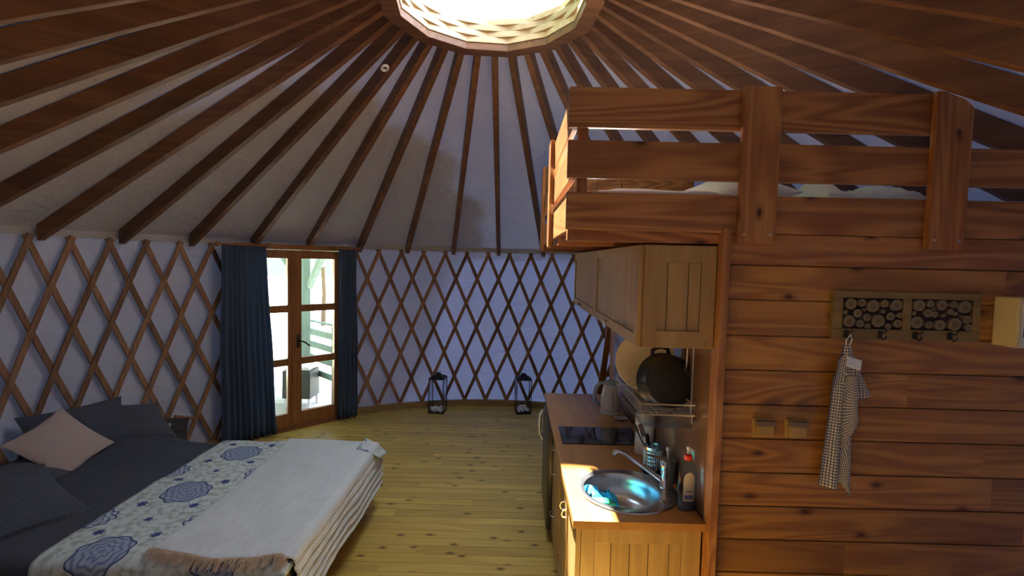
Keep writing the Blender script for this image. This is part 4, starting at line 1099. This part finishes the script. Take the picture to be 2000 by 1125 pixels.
quad((1.392, 1.60), (1.478, 1.60), (1.445, 1.728), (1.415, 1.728), 2.040, .007, 3, .3, (.0, .2))             # gathered neck
m.build('towel_cloth', MT['gingham'], tw, smooth=True, thick=.003, angle=80)
m = MB(); m.tube([(1.428, 2.046, 1.722), (1.420, 2.036, 1.752), (1.433, 2.030, 1.776), (1.444, 2.036, 1.752), (1.438, 2.046, 1.722)], .0028, 6); m.build('hanging_loop', MT['linen'], tw, smooth=True)
m = MB(); m.grid(lambda u, v: Vector((1.420+.062*u+.004*v, 2.026+.004*math.sin(u*3), 1.648-.018*u-.006+(.044)*v)), 8, 6); m.build('sewn_label', MT['linen'], tw, smooth=True, thick=.002)

for (x, lab, mt) in ((1.108, 'brown hinged wall socket on the board wall, the one nearer the kitchen', 'socketdark'), (1.252, 'yellowish hinged wall socket on the board wall, the one nearer the towel', 'socket')):
    s_ = thing('wall_socket', lab, 'socket', (x, YF, 1.31), 'sockets on the board wall')
    m = MB(); m.box(x-.046, x+.046, YF-.016, YF-.0005, 1.306, 1.392, None, .006); m.build('back_box', MT['socket'], s_)
    m = MB(); m.box(x-.038, x+.038, YF-.040, YF-.0165, 1.316, 1.366, None, .006); m.build('cover_flap', MT['socket'], s_)
    m = MB(); m.box(x-.040, x+.040, YF-.046, YF-.0165, 1.367, 1.388, None, .004); m.build('hinge_lid', MT['socketdark'], s_)

fb = thing('fuse_box', 'cream plastic fuse box with dark window at the right edge of the board wall', 'fuse box', (2.25, 2.03, 1.742))
m = MB(); m.box(2.086, 2.40, 1.985, YF-.0005, 1.742, 1.952, None, .006); fbb = m.build('case', MT['fusebox'], fb)
m = MB(); m.box(2.100, 2.39, 1.979, 1.985, 1.748, 1.946, None, .003); m.build('front_cover', MT['white'], fb)
m = MB(); m.box(2.106, 2.36, 1.974, 1.979, 1.790, 1.888, None, .002); m.build('window_flap', MT['fusedark'], fb)
m = MB(); m.lathe([(.005, 0), (.005, .003), (.0005, .004)], (2.132, 1.979, 1.918), (0, -1, 0), 12); m.build('screw', MT['wire'], fb)

# ------------------------------------------------------------------ outside: veranda
mb = MB()
for k in range(40):
    y0 = 4.6+k*.12; x1 = -1.55 if y0 > 6.85 else None
    def inside_edge(y):
        d = y-YC; return XC-math.sqrt(max(0, 3.56**2-d*d)) if abs(d) < 3.56 else -1.2
    xe = min(inside_edge(y0), inside_edge(y0+.115)); mb.box(-5.2, xe, y0, y0+.115, -.06, -.015)
struct(mb.build('deck_floor', MT['deck'], origin=(0, 0, 0)), 'pale sunlit veranda deck outside the door', 'deck')
mb = MB(); mb.box(-60, 60, -60, 60, -.50, -.45); struct(mb.build('ground', MT['ground'], origin=(0, 0, 0)), 'pale open ground around the yurt', 'ground')
PX, PY = -3.02, 6.98
vp = thing('veranda_post', 'grey-green veranda corner post with two braces outside the door', 'post', (PX, PY, 0))
m = MB(); m.box(PX-.065, PX+.065, PY-.065, PY+.065, -.015, 2.45, None, .006); m.build('post', MT['veranda'], vp)
for dx, dy in ((.42, -.40), (-.45, 0)):
    m = MB(); m.obox((PX+dx*.1, PY+dy*.1, 1.62), (PX+dx, PY+dy, 2.18), .07, .08, Vector((0, 0, 1)), .004); m.build('brace', MT['veranda'], vp)
def railing(label, a, b):
    t = thing('railing', label, 'railing', (a[0], a[1], 0), 'veranda railings')
    for z, w, h in ((1.13, .05, .022), (.97, .028, .085), (.79, .028, .085), (.60, .028, .085), (.40, .028, .085)):
        m = MB(); m.obox((a[0], a[1], z), (b[0], b[1], z), w, h, Vector((0, 0, 1)), .003); m.build('rail', MT['veranda'], t)
    d = (Vector(b)-Vector(a)); e = Vector(b)
    m = MB(); m.box(e.x-.04, e.x+.04, e.y-.04, e.y+.04, -.015, 1.12, None, .004); m.build('baluster', MT['veranda'], t)
railing('grey-green veranda railing right of the post, running toward the yurt', (PX+.07, PY-.055), (-2.40, 6.42))
railing('short grey-green railing stub left of the veranda post', (PX-.07, PY), (-3.26, PY))
railing('grey-green veranda railing seen past the edge of the wide curtain', (-5.1, 6.98), (-3.66, 6.98))
m = MB(); m.box(-3.12, -2.74, 6.40, 6.72, .12, .50, None, .01); crt = thing('planter_box', 'dark square planter box on the veranda', 'planter', (-2.93, 6.56, -.015)); m.build('box', MT['crate'], crt)
m = MB(); m.box(-3.10, -2.76, 6.42, 6.70, .505, .56, None, .02); m.build('cushion', MT['linen'], crt)
m = MB()
for x in (-3.10, -2.78):
    for y in (6.42, 6.68): m.box(x, x+.03, y, y+.03, -.015, .12)
m.build('feet', MT['linen'], crt)  # white colour stands in for the burnt-out glare that hides them
mb = MB(); mb.lathe([(.10, 0), (.13, .01), (.14, .03), (.135, .032), (.11, .014), (.0005, .012)], (-2.72, 6.18, -.014), n=28); tag(mb.build('pet_bowl', MT['cup'], smooth=True), 'shallow grey dish on the veranda deck', 'dish')
mb = MB()
for k in range(22):
    xm = -5.3+k*.16+.155-XC
    ym = YC+math.sqrt(max(0, 3.62**2-min(abs(xm), abs(xm-.155))**2)) if min(abs(xm), abs(xm-.155)) < 3.62 else YC
    mb.box(-5.3+k*.16, -5.3+k*.16+.155, max(5.2, ym), 7.3, 2.50, 2.53)
vr = mb.build('roof_1', MT['veranda'], origin=(-3.5, 6.3, 2.5)); struct(vr, 'board roof over the veranda', 'roof')
mb = MB(); mb.box(-5.3, -1.8, 6.93, 7.03, 2.42, 2.50, None, .004); struct(mb.build('trim_7', MT['veranda']), 'beam under the veranda roof', 'beam')
mb = MB(); mb.box(-2.55, -2.46, 6.95, 7.01, -.45, 2.42) if False else None
def tree(label, x, y, z, s, seed, name='added_shade_tree'):
    t = thing(name, label, 'tree', (x, y, -.45))
    bm = bmesh.new(); bmesh.ops.create_icosphere(bm, subdivisions=5, radius=1)
    for v in bm.verts:
        d = 1+.16*noise.noise(v.co*1.9+Vector((seed, 0, 0)))+.10*noise.noise(v.co*6+Vector((0, seed, 0)))
        v.co = Vector((v.co.x*s[0], v.co.y*s[1], v.co.z*s[2]))*d+Vector((0, 0, z+.45))
    me = bpy.data.meshes.new('crown'); bm.to_mesh(me); bm.free(); me.materials.append(MT['leaf'])
    o = bpy.data.objects.new('crown', me); COL.objects.link(o); o.parent = t
    m = MB(); k = s[0]/3.5; m.tube([(x, y, -.45), (x+.1*k, y, z*.25), (x-.1*k, y+.1*k, z*.6), (x, y, z)], [.28*k, .22*k, .19*k, .12*k], 14); m.build('trunk', MT['bark'], t, smooth=True)
tree('unseen leafy tree added beyond the double door to shade the yurt', -5.3, 8.0, 8.2, (3.5, 2.9, 1.5), 4)  # added out of view to keep sun off the left canvas
tree('unseen leafy tree added to shade the yurt wall behind the bed', -6.3, 2.6, 8.0, (4.3, 3.4, 1.6), 9)  # second unseen tree, added to darken roof and wall by the bed
tree('small green tree seen through the top left door pane', -9.9, 15.4, 2.1, (.9, .9, 1.0), 3, 'garden_tree')
tree('small green tree seen through the top right door pane', -7.0, 17.5, 2.9, (1.2, 1.2, 1.1), 8, 'garden_tree')
tree('green tree beyond the veranda, farther right than the brace', -5.4, 21.5, 3.3, (1.5, 1.2, 1.6), 12, 'garden_tree')
